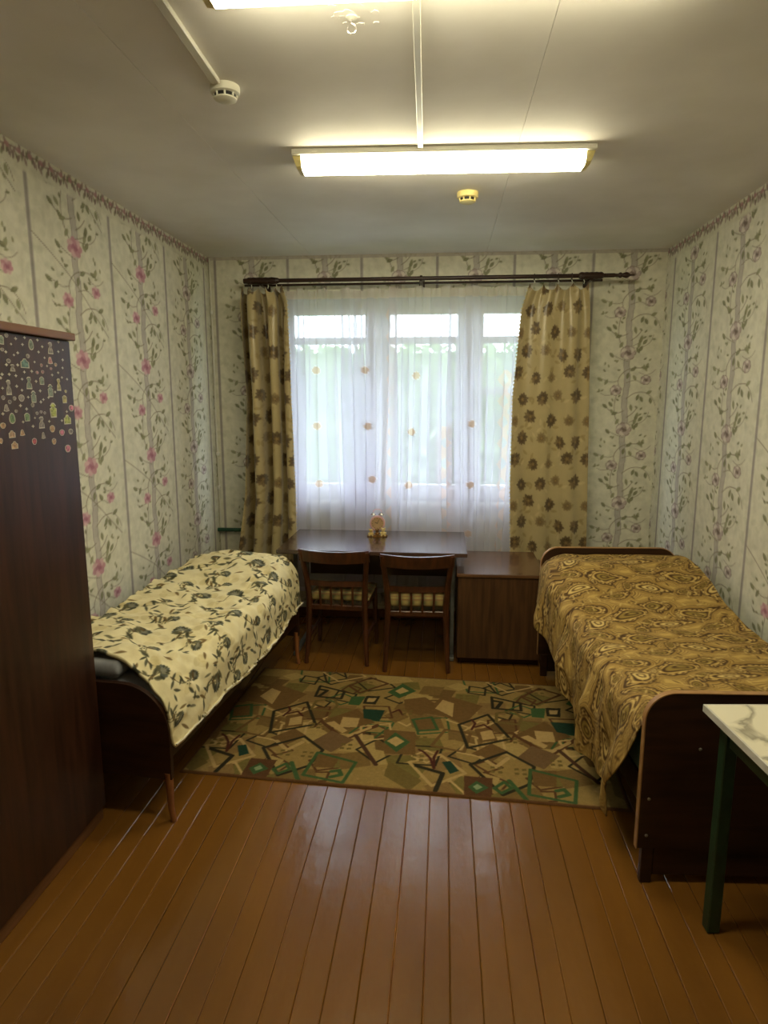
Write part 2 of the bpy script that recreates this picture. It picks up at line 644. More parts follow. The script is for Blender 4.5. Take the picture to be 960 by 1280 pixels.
# ceiling: concrete slabs with filled joints
ceiling = tag(MB().box(XL - .2, XR + .2, YB - .2, YF + .26, H + .03, H + .12).build('ceiling', M_plaster), kind='structure')
edges_x = [XL - .02, -.975, .285, XR + .02]
for a, b_ in zip(edges_x, edges_x[1:]):
    MB().box(a + .0005, b_ - .0005, YB - .02, YF + .02, H, H + .03, bevel=.0012).build('slab', M_ceiling, ceiling)
b = MB()
for k in range(16):                          # flakes of lifted paint round the old hook
    a, rr = rng.random() * 6.28, .015 + .05 * rng.random()
    cx_, cy_ = -.265 + rr * 1.2 * math.cos(a), 1.965 + rr * math.sin(a)
    n = 6
    ang0 = rng.random() * 6
    s = .008 + .014 * rng.random()
    b.prism([(cx_ + s * (.6 + .5 * rng.random()) * math.cos(ang0 + 6.283 * q / n), cy_ + s * (.6 + .5 * rng.random()) * math.sin(ang0 + 6.283 * q / n))
             for q in range(n)], 'z', H - .001 - .001 * rng.random(), H + .001)
b.build('lifted_paint', M_ceiling, ceiling)

# skirting
M_skirt = mat('skirting_paint', (112, 62, 24), (96, 52, 20), rough=0.4)
for nm, bx in (('baseboard_left', (XL, XL + .018, YB, YF)), ('baseboard_right', (XR - .018, XR, YB, YF)), ('baseboard_front', (XL + .018, XR - .018, YF - .018, YF))):
    tag(MB().box(*bx, 0, .07, bevel=.005).build(nm, M_skirt), kind='structure')

# ------------------------------------------------------------------ window
M_glass = bpy.data.materials.new('window_glass')
M_glass.use_nodes = True
nt = M_glass.node_tree
for n_ in list(nt.nodes):
    nt.nodes.remove(n_)
out = nt.nodes.new('ShaderNodeOutputMaterial')
tr, gl, mx = nt.nodes.new('ShaderNodeBsdfTransparent'), nt.nodes.new('ShaderNodeBsdfGlossy'), nt.nodes.new('ShaderNodeMixShader')
tr.inputs['Color'].default_value = (.93, .96, .95, 1)
gl.inputs['Roughness'].default_value = .02
mx.inputs['Fac'].default_value = .06
nt.links.new(tr.outputs[0], mx.inputs[1])
nt.links.new(gl.outputs[0], mx.inputs[2])
nt.links.new(mx.outputs[0], out.inputs['Surface'])

win = tag(thing('window_1', None, None), kind='structure')
FY0, FY1 = YF + .09, YF + .15
b = MB()
b.box(WX0, WX0 + .055, FY0, FY1, WZ0, WZ1, .004).box(WX1 - .055, WX1, FY0, FY1, WZ0, WZ1, .004)
b.box(WX0 + .055, WX1 - .055, FY0, FY1, WZ1 - .055, WZ1, .004).box(WX0 + .055, WX1 - .055, FY0, FY1, WZ0, WZ0 + .055, .004)
b.build('window_frame', M_white, win)
MX = [-.50, .19]
for m_ in MX:
    MB().box(m_ - .04, m_ + .04, FY0, FY1, WZ0 + .055, WZ1 - .055, .004).build('mullion', M_white, win)
xs_ = [WX0 + .055, MX[0] - .04, MX[0] + .04, MX[1] - .04, MX[1] + .04, WX1 - .055]
for q in range(3):
    a, c = xs_[2 * q] + .002, xs_[2 * q + 1] - .002
    z0, z1 = WZ0 + .057, WZ1 - .057
    bars = [2.125] if q < 2 else [2.125, 1.75]
    b = MB()
    y0, y1 = FY0 - .012, FY1 - .014
    b.box(a, a + .05, y0, y1, z0, z1, .004).box(c - .05, c, y0, y1, z0, z1, .004)
    b.box(a + .05, c - .05, y0, y1, z0, z0 + .06, .004).box(a + .05, c - .05, y0, y1, z1 - .05, z1, .004)
    for zb in bars:
        b.box(a + .05, c - .05, y0, y1, zb - .025, zb + .025, .004)
    s_ = b.build('sash', M_white, win)
    lv = [z0 + .06] + sorted(v for zb in bars for v in (zb - .025, zb + .025)) + [z1 - .05]
    for za, zb in zip(lv[::2], lv[1::2]):
        MB().box(a + .045, c - .045, FY0 + .015, FY0 + .019, za - .005, zb + .005).build('pane', M_glass, s_)
    MB().box(c - .03, c - .018, y0 - .02, y0, 1.5, 1.6, .003).build('window_handle', M_white, s_)
MB().box(WX0 - .05, WX1 + .05, YF - .05, FY0, WZ0 - .035, WZ0, .006, 2).build('window_sill', M_white, win)
b = MB()
for (a, c, z0, z1) in ((WX0, WX0 + .012, WZ0, WZ1), (WX1 - .012, WX1, WZ0, WZ1), (WX0 + .012, WX1 - .012, WZ1 - .012, WZ1)):
    b.box(a, c, YF + .001, FY0, z0, z1)
b.build('reveal_lining', M_white, win)

# ------------------------------------------------------------------ furniture materials
M_wardrobe = mat('dark_mahogany_veneer', (62, 36, 22), (42, 23, 14), rough=0.38, scale=5, stretch=(6, 6, .5), detail=7, dist=.6, spec=.4)
M_wardrobe_top = mat('mahogany_edge', (112, 74, 42), (92, 58, 32), rough=0.45, scale=8, stretch=(1, .3, 6))
M_bedwood = mat('dark_bed_veneer', (58, 34, 20), (38, 20, 12), rough=0.4, scale=5, stretch=(.6, 4, 5), detail=6, dist=.4, spec=.4)
M_bededge = mat('pale_edge_band', (168, 128, 80), (140, 102, 62), rough=0.45, scale=14)
M_legwood = mat('worn_varnished_leg', (150, 96, 52), (104, 58, 30), rough=0.45, scale=12, stretch=(3, 3, .6))
M_chair = mat('walnut_varnish', (82, 44, 22), (56, 28, 14), rough=0.35, scale=10, stretch=(3, 3, .6), detail=6, coat=.2)
M_chairworn = mat('worn_walnut', (136, 88, 50), (86, 46, 24), rough=0.4, scale=16)
M_desk = mat('dark_desk_laminate', (74, 54, 44), (58, 42, 34), rough=0.22, coat=.5, scale=5, stretch=(.5, 6, 1), detail=6, spec=.55)
M_cab = mat('brown_cabinet_veneer', (84, 56, 32), (58, 36, 20), rough=0.4, scale=7, stretch=(7, 7, .5), detail=7, dist=.5)
M_cabtop = mat('brown_cabinet_top', (104, 72, 46), (82, 54, 34), rough=0.26, coat=.4, scale=6, stretch=(.6, 7, 1), detail=7, dist=.4)
M_steel = mat('grey_steel_tube', (120, 122, 118), (96, 98, 96), rough=0.45, metal=.3, scale=20)
M_green = mat('green_enamel', (36, 66, 44), (28, 52, 36), rough=0.35, scale=12, bump=.08)
M_greenpipe = mat('dark_green_pipe_paint', (34, 84, 62), (26, 66, 50), rough=0.35, scale=12)
M_whitepl = mat('white_plastic', (214, 212, 200), (204, 202, 190), rough=0.4, scale=3)
M_black = mat('black_slot', (22, 20, 18), rough=0.7)
M_rod = mat('dark_wood_rod', (52, 28, 18), (36, 18, 12), rough=0.35, scale=10, stretch=(.4, 4, 4))
M_screw = mat('dull_screw', (150, 146, 136), rough=.4, metal=.8)


def rounded_panel(x0, x1, z0, z1, r0, r1, n=10):
    """Outline of a board whose two top corners are rounded with radii r0 (at x0) and r1 (at x1)."""
    pts = [(x0, z0), (x1, z0)]
    pts += [(x1 - r1 + r1 * math.cos(a), z1 - r1 + r1 * math.sin(a)) for a in np.linspace(0, math.pi / 2, n)]
    pts += [(x0 + r0 - r0 * math.cos(a), z1 - r0 + r0 * math.sin(a)) for a in np.linspace(math.pi / 2, 0, n)]
    return pts


# ------------------------------------------------------------------ wardrobe with stickers
WF = -1.355
wd = thing('wardrobe', 'tall dark mahogany wardrobe covered in small stickers against the pink-rose wall', 'wardrobe', (XL, 1.0, 0))
WY0, WY1 = 0.95, 2.335


def wl(x0, x1, y0, y1, z0, z1):
    return (x0 - XL, x1 - XL, y0 - 1.0, y1 - 1.0, z0, z1)


MB().box(*wl(XL + .022, WF - .021, WY0, WY1 - .0, .06, 1.905)).build('carcass', M_wardrobe, wd)
door = MB().box(*wl(WF - .02, WF, 1.652, WY1 - .001, .062, 1.903), bevel=.002).build('door', M_wardrobe, wd)
door2 = MB().box(*wl(WF - .02, WF, WY0 + .002, 1.648, .062, 1.903), bevel=.002).build('door', M_wardrobe, wd)
for d_, yy in ((door, 1.70), (door2, 1.60)):
    MB().lathe([(.006, 0), (.006, .012), (.014, .018), (.014, .026), (.006, .03)], (WF - XL, yy - 1.0, 1.0), 'x', 16).build('knob', M_screw, d_, True)
MB().box(*wl(XL + .022, WF + .018, WY0 - .01, WY1 + .012, 1.905, 1.932), bevel=.004, seg=2).build('top_board', M_wardrobe_top, wd)
MB().box(*wl(XL + .03, WF - .012, WY0 + .02, WY1 - .004, .0, .06), bevel=.002).build('plinth', M_wardrobe_top, wd)

M_st_edge = mat('sticker_border', (190, 182, 154), (170, 162, 134), rough=.5, scale=60)
STC = {'g': (128, 138, 112), 't': (108, 142, 122), 'w': (150, 138, 122), 'p': (186, 130, 122), 'y': (190, 176, 112), 'Y': (176, 182, 88),
       'G': (120, 148, 92), 'P': (206, 118, 134), 'o': (196, 156, 112), 'R': (190, 84, 84)}
STM = {k: mat('sticker_print_' + k, v, tuple(int(c * .62) for c in v), rough=.5, scale=120) for k, v in STC.items()}


def sticker_outline(kind):
    if kind == 'lan':
        return [(-.45, -.5), (.45, -.5), (.5, .3), (.25, .42), (.2, .5), (-.2, .5), (-.25, .42), (-.5, .3)]
    if kind == 'oval':
        return [(.5 * math.cos(a) * (1 - .2 * math.sin(a)), .5 * math.sin(a)) for a in np.linspace(0, 6.283, 13)[:-1]]
    if kind == 'house':
        return [(-.5, -.5), (.5, -.5), (.5, .15), (.3, .25), (.12, .5), (-.12, .5), (-.3, .25), (-.5, .15)]
    if kind == 'bell':
        return [(-.5, -.42), (0, -.5), (.5, -.4), (.32, .05), (.2, .4), (0, .5), (-.25, .35), (-.35, .0)]
    if kind == 'bird':
        return [(-.5, -.5), (.5, -.5), (.42, -.1), (.2, .08), (.38, .25), (.3, .48), (-.1, .5), (-.4, .38), (-.15, .12), (-.4, -.1)]
    if kind == 'lamp':
        return [(-.42, -.5), (.42, -.5), (.5, .1), (.15, .2), (.45, .28), (.15, .48), (-.15, .48), (-.45, .28), (-.15, .2), (-.5, .1)]
    return [(.5 * math.cos(a) * (1 + .1 * math.sin(3 * a)), .5 * math.sin(a)) for a in np.linspace(0, 6.283, 11)[:-1]]


ST=[(1.959,1.877,0.021,0.027,'g','lan'),(2.105,1.874,0.027,0.036,'g','oval'),(2.212,1.871,0.03,0.04,'w','bird'),(2.063,1.812,0.044,0.03,'t','house'),(1.999,1.795,0.025,0.022,'w','bird'),(2.205,1.829,0.03,0.025,'p','bell'),(2.076,1.75,0.03,0.04,'g','bird'),(2.147,1.759,0.026,0.027,'g','lan'),(2.244,1.748,0.026,0.043,'y','bird'),(1.971,1.734,0.026,0.047,'w','bird'),(2.094,1.706,0.028,0.04,'g','lamp'),(2.192,1.727,0.03,0.045,'g','lamp'),(2.274,1.697,0.028,0.028,'y','lan'),(2.03,1.701,0.03,0.023,'w','round'),(1.951,1.671,0.026,0.023,'w','bell'),(2.199,1.66,0.041,0.052,'Y','lamp'),(2.281,1.625,0.044,0.034,'Y','house'),(1.974,1.638,0.03,0.035,'G','oval'),(2.05,1.64,0.028,0.027,'G','lan'),(2.125,1.62,0.032,0.04,'w','bird'),(2.312,1.665,0.033,0.024,'P','round'),(2.184,1.596,0.031,0.025,'o','round'),(2.24,1.58,0.033,0.023,'P','round'),(2.296,1.581,0.029,0.021,'w','round'),(2.129,1.576,0.023,0.023,'w','bell'),(1.927,1.617,0.026,0.019,'o','round'),(1.966,1.589,0.031,0.023,'o','house'),(2.018,1.591,0.026,0.021,'o','bell'),(2.077,1.559,0.026,0.023,'R','round'),(2.188,1.552,0.026,0.023,'o','round'),(2.269,1.521,0.037,0.028,'P','round'),(1.974,1.554,0.032,0.024,'o','house'),(1.911,1.571,0.016,0.018,'o','round'),(1.983,1.815,0.02,0.014,'w','round'),(2.083,1.836,0.019,0.014,'w','round'),(1.984,1.893,0.018,0.014,'w','round'),(1.941,1.702,0.017,0.014,'w','round'),(1.97,1.689,0.017,0.013,'w','round'),(1.995,1.7,0.017,0.013,'w','round'),(2.085,1.678,0.018,0.014,'w','round'),(1.958,1.848,0.017,0.011,'w','round'),(1.997,1.66,0.015,0.01,'w','round'),(2.105,1.651,0.016,0.011,'w','round'),(2.128,1.655,0.016,0.01,'w','round'),(2.148,1.651,0.014,0.01,'w','round'),(2.125,1.785,0.016,0.011,'p','round'),(2.156,1.788,0.017,0.012,'p','round'),(2.236,1.816,0.018,0.013,'o','round'),(2.152,1.81,0.014,0.012,'p','round'),(2.206,1.801,0.014,0.009,'p','round'),(2.285,1.725,0.016,0.012,'y','round')]
SS=[(2.028,1.887),(2.074,1.894),(2.142,1.892),(2.003,1.868),(2.06,1.871),(2.166,1.872),(2.264,1.896),(2.288,1.87),(2.259,1.862),(1.974,1.842),(2.032,1.843),(2.012,1.835),(2.143,1.853),(2.174,1.836),(2.116,1.819),(2.282,1.835),(2.184,1.809),(2.277,1.807),(1.971,1.803),(2.026,1.805),(2.057,1.784),(2.096,1.788),(2.247,1.789),(2.21,1.78),(1.946,1.773),(1.98,1.774),(2.012,1.771),(2.268,1.773),(2.3,1.768),(2.042,1.761),(2.011,1.738),(1.942,1.731),(2.036,1.726),(2.133,1.725),(2.219,1.722),(2.065,1.704),(2.131,1.688),(2.147,1.696),(2.021,1.677),(2.051,1.666),(2.177,1.703),(1.932,1.653),(2.091,1.636),(2.027,1.625),(2.077,1.609),(2.17,1.622),(2.246,1.622),(2.281,1.653),(2.115,1.756),(1.938,1.762)]
for (yy, zz, w, h_, c, kind) in ST:
    pts = sticker_outline(kind)
    b = MB()
    b.prism([(yy - 1.0 + u * w, zz + v * h_) for u, v in pts], 'x', WF - XL, WF - XL + .0008, mi=0)
    b.prism([(yy - 1.0 + u * w * .8, zz + v * h_ * .84) for u, v in pts], 'x', WF - XL + .0008, WF - XL + .0012, mi=1)
    b.build('sticker', [M_st_edge, STM[c]], door)
for (yy, zz) in SS:
    b = MB()
    s = .0042 + .002 * rng.random()
    b.prism([(yy - 1.0 + 1.5 * s * (1 if q % 2 == 0 else .5) * math.cos(q * math.pi / 4), zz + s * (1 if q % 2 == 0 else .5) * math.sin(q * math.pi / 4))
             for q in range(8)], 'x', WF - XL, WF - XL + .0008)
    b.build('star_sticker', M_st_edge, door)

# ------------------------------------------------------------------ beds (local frame: x across from the open side, y from the near end)
BLA, BLR = (-1.065, 2.325, 0), math.atan2(-.095, .9955)
bl = thing('bed', 'narrow dark wooden bed with rounded foot board beside the wardrobe', 'bed', BLA, BLR)
# local x runs from -0.655 (wall side) to 0 (open side), local y 0..1.80
LW, LL = .655, 1.665
fb = MB().prism(rounded_panel(-LW, 0, .19, .585, .03, .20, 12), 'y', 0, .022, mi=0).build('foot_board', M_bedwood, bl, True)
hb = MB().prism(rounded_panel(-LW, 0, .19, .64, .03, .16, 12), 'y', LL - .022, LL, mi=0).build('head_board', M_bedwood, bl, True)
for lx in (-LW + .03, -.018):
    for ly in (.012, LL - .012):
        MB().tube([(lx, ly, .215), (lx, ly, .19), (lx + .002, ly, .06), (lx + .012, ly, 0)], [.017, .017, .013, .012], 10).build('leg', M_legwood, bl, True)
MB().box(-.03, -.008, .023, LL - .023, .27, .36, .003).build('side_rail', M_bedwood, bl)
MB().box(-LW + .008, -LW + .03, .023, LL - .023, .27, .36, .003).build('side_rail', M_bedwood, bl)
for k in range(9):
    yy = .12 + k * (LL - .24) / 8
    MB().box(-LW + .031, -.031, yy - .035, yy + .035, .325, .343).build('slat', M_legwood, bl)
M_greysheet = mat('grey_white_bedding', (150, 152, 156), (120, 122, 132), rough=.85, scale=6, bump=.3, bscale=12)
M_navy = mat('navy_cloth', (34, 40, 66), (24, 28, 48), rough=.85, scale=8)


def soft_slab(x0, x1, y0, y1, z0, z1, r, puff=.01, seed=1, n=(14, 34)):
    """A padded slab: rounded rim, slightly uneven top."""
    b = bmesh.new()
    bmesh.ops.create_grid(b, x_segments=n[0], y_segments=n[1], size=.5)
    top = list(b.verts)
    rr = np.random.default_rng(seed)
    g = bmesh.ops.duplicate(b, geom=list(b.verts) + list(b.edges) + list(b.faces))
    bot = [v for v in g['geom'] if isinstance(v, bmesh.types.BMVert)]
    for vl, zz, sg in ((top, z1, 1), (bot, z0, -1)):
        for v in vl:
            u, w = v.co.x + .5, v.co.y + .5
            ex, ey = min(u, 1 - u) * (x1 - x0), min(w, 1 - w) * (y1 - y0)
            e = min(ex, ey)
            dz = 0 if e > r else r - math.sqrt(max(r * r - (r - e) ** 2, 0))
            v.co = Vector((x0 + u * (x1 - x0), y0 + w * (y1 - y0), zz - sg * dz * .8 + (sg > 0) * puff * math.sin(7 * w + 3 * u + seed) * math.sin(5 * u + seed)))
    be1 = [e for e in b.edges if len(e.link_faces) == 1]
    bmesh.ops.bridge_loops(b, edges=be1)
    bmesh.ops.recalc_face_normals(b, faces=b.faces)
    return b


def slab_obj(name, bm_, m, loc, rz):
    me = bpy.data.meshes.new(name)
    bm_.to_mesh(me)
    bm_.free()
    me.materials.append(m)
    me.polygons.foreach_set('use_smooth', np.ones(len(me.polygons), bool))
    return link(name, me, None, loc, rz)


o = slab_obj('mattress', soft_slab(-LW + .035, -.035, .026, LL - .03, .345, .575, .05, .006, 2), M_greysheet, BLA, BLR)
tag(o, 'greyish white mattress showing at the foot of the cream quilted bed', 'mattress')
o = slab_obj('folded_cloth', soft_slab(-LW + .05, -LW + .17, .035, .22, .583, .65, .025, .003, 5, (8, 8)), M_navy, BLA, BLR)
tag(o, 'navy cloth tucked between quilt and wardrobe at the bed end', 'cloth')

o = slab_obj('pillow', soft_slab(-LW + .18, -.22, .026, .19, .583, .655, .034, .003, 6, (16, 12)), M_greysheet, BLA, BLR)
tag(o, 'grey-white pillow tucked under the near end of the cream quilt', 'pillow')

# floral quilt print
def quilt_tile():
    t = Print(.56, .60, .0015, (226, 215, 174))
    r = np.random.default_rng(21)
    for _ in range(60):
        t.ell(r.random() * .56, r.random() * .6, .03, .02, r.random() * 3, (214, 200, 156) if r.random() < .5 else (196, 180, 130), .4)
    gd, gm, br, bl_ = (58, 60, 48), (94, 92, 70), (104, 84, 52), (84, 90, 88)

    def curve(x, y, a, L, k, w):
        P = [(x, y)]
        for q in range(10):
            a += k
            x, y = x + L / 10 * math.cos(a), y + L / 10 * math.sin(a)
            P.append((x, y))
        t.line(P, w, (84, 78, 56), .85)
        return P, a

    def flower(x, y, s, a0):
        for sg in (-1, 1):                                   # sepals and side leaves
            t.leaf(x - s * .45 * math.cos(a0 + sg * .9), y - s * .45 * math.sin(a0 + sg * .9), s * 1.0, s * .36, a0 + sg * 2.4, gm, .9)
            t.leaf(x - s * .45 * math.cos(a0 + sg * .9), y - s * .45 * math.sin(a0 + sg * .9), s * .9, s * .10, a0 + sg * 2.4, gd, .9)
        for k in range(9):                                   # layered rounded petals, darker towards the rim
            a = a0 + (k - 4) * .38
            t.ell(x + s * .42 * math.cos(a), y + s * .42 * math.sin(a), s * .38, s * .17, a, [gd, bl_, gm][k % 3], .9)
        for k in range(5):
            a = a0 + (k - 2) * .45
            t.ell(x + s * .30 * math.cos(a), y + s * .30 * math.sin(a), s * .22, s * .09, a, (142, 140, 122), .75)
        for k in range(4):
            a = a0 + (k - 1.5) * .5
            t.leaf(x + s * .6 * math.cos(a), y + s * .6 * math.sin(a), s * .4, s * .05, a, (50, 50, 40), .9)
    pos = [(.07, .09), (.33, .05), (.20, .22), (.47, .20), (.06, .36), (.33, .36), (.48, .44), (.18, .49), (.38, .55), (.03, .56)]
    for i, (x, y) in enumerate(pos):
        a0 = [1.2, .6, 2.0, 1.5, .3, 1.0, 2.2, 1.3, .8, 1.7][i]
        big = i % 3 == 0 or i == 5
        flower(x, y, .058 if big else .042, a0)
        P, ae = curve(x, y, a0 + math.pi, .16, .16 if i % 2 else -.18, .004)
        for q in (2, 4, 6, 8, 9):
            px, py = P[q]
            aa = r.random() * 6.28
            t.leaf(px + .014 * math.cos(aa), py + .014 * math.sin(aa), .036 + .02 * r.random(), .013, aa, [gd, gm, br][q % 3], .9)
        P, ae = curve(x, y, a0 + 2.2, .10, .25, .003)
        t.leaf(P[-1][0], P[-1][1], .055, .02, ae, gm, .9)
        t.leaf(P[-1][0], P[-1][1], .055, .007, ae + .1, gd, .9)
        for q in range(4):
            t.ell(P[5][0] + .012 * math.cos(q * 1.6), P[5][1] + .012 * math.sin(q * 1.6), .004, .004, 0, gd, .9)
    for _ in range(46):
        x, y, a = r.random() * .56, r.random() * .6, r.random() * 6.28
        t.leaf(x, y, .04 + .02 * r.random(), .014, a, [gd, gm, br][int(r.random() * 3)], .85)
    t.blur(1)
    return t


M_quilt = mat('floral_quilt_print', attr=True, attr_noise=.08, scale=9, rough=.85, bump=.35, bscale=26, spec=.2)


def local_to_world_sheet(P, A, rz):
    c, s = math.cos(rz), math.sin(rz)
    Q = P.copy()
    Q[..., 0] = P[..., 0] * c - P[..., 1] * s
    Q[..., 1] = P[..., 0] * s + P[..., 1] * c
    return Q


QT = quilt_tile()
ns, nt_ = 440, 260
S, T = np.meshgrid(np.linspace(0, 1, ns), np.linspace(0, 1, nt_), indexing='ij')
ARC = 1.02                                   # cloth measured across
sl = S * (LL - .075) + .069 * 1.0 - .060 * np.clip(T * 2.2 - .7, 0, 1) * (1 - S)
tw = T * ARC
near = np.clip(1 - S / .28, 0, 1) ** 1.5
far = np.clip((S - .62) / .3, 0, 1)
far = far * far * (3 - 2 * far)
zt = .625 + .095 * far * np.clip(1.5 - .7 * np.abs(T * ARC - .33) / .33, 0, 1) + .03 * np.clip(1 - T * 3, 0, 1) * (1 - far)
top_w = LW + .015 + .03 * np.sin(math.pi * S)   # where the cloth turns over the open side
rc = .10 + .14 * near + .04 * np.sin(9 * S)
flat = top_w - rc
a = np.clip((tw - flat) / (rc * 1.4), 0, math.pi / 2)
drop = np.clip(tw - flat - rc * 1.4 * math.pi / 2, 0, None)
xq = -LW + np.where(tw < flat, tw, flat + rc * np.sin(a)) + .0
zq = zt - np.where(tw < flat, 0, rc * 1.0 * (1 - np.cos(a))) - drop
xq = xq + drop * (.05 + .03 * np.sin(8 * S + 1)) + .004 * np.sin(S * 38) * np.clip(drop / .1, 0, 1)
puff = (smooth_noise(S.shape, (16, 8), 5) - .5) * .026 + (smooth_noise(S.shape, (38, 18), 6) - .5) * .022 + (smooth_noise(S.shape, (6, 4), 9) - .5) * .03
crease = -.008 * np.exp(-((S - .34 - .05 * np.sin(5 * T)) / .008) ** 2) - .006 * np.exp(-((T * .8 - .2 - .3 * S) / .01) ** 2)
edge = np.clip(np.minimum(S, 1 - S) / .03, 0, 1)
wz = np.cos(a)
zq = zq + (puff * edge + crease) * wz + .055 * np.clip(1 - S / .3, 0, 1) * np.clip(2.2 - T * 3.6, 0, 1)
xq = xq + puff * np.sin(a) * .5
# far end of the quilt sags behind the pillow, near end dips over the foot board
yq = sl + .0
zq = zq - .04 * np.clip((S - .985) / .015, 0, 1) - .02 * np.clip(1 - S / .03, 0, 1) * np.clip(T * 3 - 1.2, 0, 1)
hem = .33 + .006 * np.sin(9 * S) + .07 * S
zq = np.maximum(zq, hem + .0)
P = np.stack([xq, yq, zq + .012], -1)
col = QT.at(tw * .98, sl * .98)
me = grid_mesh('floral_quilt', local_to_world_sheet(P, BLA, BLR), col, (M_quilt,))
q_o = link('floral_quilt', me, None, BLA)
md = q_o.modifiers.new('thick', 'SOLIDIFY')
md.thickness = .014
md.offset = -1
tag(q_o, 'cream quilt with dark grey-green flowers spread over the narrow bed by the wardrobe', 'quilt')
b = MB()
pt_ = [tuple(P[i, -1] + np.array((.004, 0, 0))) for i in range(0, ns, 6)]
b.tube(pt_, .0035, 6).build('white_hem', mat('hem_white', (214, 208, 190), rough=.8), q_o, True, None, BLR)

# ------------------------------------------------------------------ bed by the bare wall with paisley spread
BRA, BRR = (.70, 2.145, 0), math.atan2(.10, 1.80)
RW, RL = .80, 1.80
br_ = thing('bed', 'dark wooden bed with pale-edged rounded foot board next to the marble-topped table', 'bed', BRA, BRR)


def edged_board(x0, x1, z0, z1, r, y0, y1, nm):
    p = rounded_panel(x0, x1, z0, z1, r, r, 12)
    o_ = MB().prism(p, 'y', y0 + .002, y1 - .002, mi=0).build(nm, M_bedwood, br_, True)
    # pale edge band round sides and top
    outer = p[2:]
    path = [(x1, z0)] + outer + [(x0, z0)]
    cx_, cz_ = (x0 + x1) / 2, (z0 + z1) / 2
    bb = MB()
    bm_ = bb.bm
    A, B = [], []
    for (px, pz) in path:
        d = Vector((px - cx_, 0, pz - cz_)).normalized() * .004
        A.append([bm_.verts.new((px - d.x * .2, yy, pz - d.z * .2)) for yy in (y0, y1)])
        B.append([bm_.verts.new((px + d.x, yy, pz + d.z)) for yy in (y0, y1)])
    for i in range(len(path) - 1):
        for (q0, q1, q2, q3) in ((B[i][0], B[i][1], B[i + 1][1], B[i + 1][0]), (A[i][0], B[i][0], B[i + 1][0], A[i + 1][0]), (A[i][1], A[i + 1][1], B[i + 1][1], B[i][1])):
            bm_.faces.new((q0, q1, q2, q3))
    bb.build('edge_band', M_bededge, o_, True)
    return o_


ff = edged_board(0, RW, .14, .72, .10, 0, .024, 'foot_board')
hh = edged_board(0, RW, .14, .815, .10, RL - .024, RL, 'head_board')
for (sx, sz) in ((.03, .19), (.03, .33), (.19, .52)):
    MB().lathe([(.006, 0), (.006, -.002), (.003, -.004)], (sx, .001, sz), 'y', 10).build('screw', M_screw, ff)
for ly in (.005, RL - .03):
    MB().box(.02, .06, ly, ly + .025, 0, .14, .002).build('leg', M_bedwood, br_)
    MB().box(RW - .06, RW - .02, ly, ly + .025, 0, .14, .002).build('leg', M_bedwood, br_)
    MB().box(.062, RW - .062, ly + .004, ly + .02, .03, .139, .002).build('lower_board', M_bedwood, br_)
MB().box(.02, .042, .026, RL - .026, .27, .38, .003).build('side_rail', M_bedwood, br_)
MB().box(RW - .042, RW - .02, .026, RL - .026, .27, .38, .003).build('side_rail', M_bedwood, br_)
for k in range(9):
    yy = .12 + k * (RL - .24) / 8
    MB().box(.044, RW - .044, yy - .035, yy + .035, .335, .353).build('slat', M_legwood, br_)
M_teal = mat('teal_sheet', (58, 96, 92), (44, 76, 74), rough=.85, scale=6, bump=.2, bscale=14)
o = slab_obj('mattress', soft_slab(.012, RW - .01, .03, RL - .03, .355, .575, .06, .006, 3), M_teal, BRA, BRR)
tag(o, 'teal sheeted mattress peeking out under the golden paisley bedspread', 'mattress')


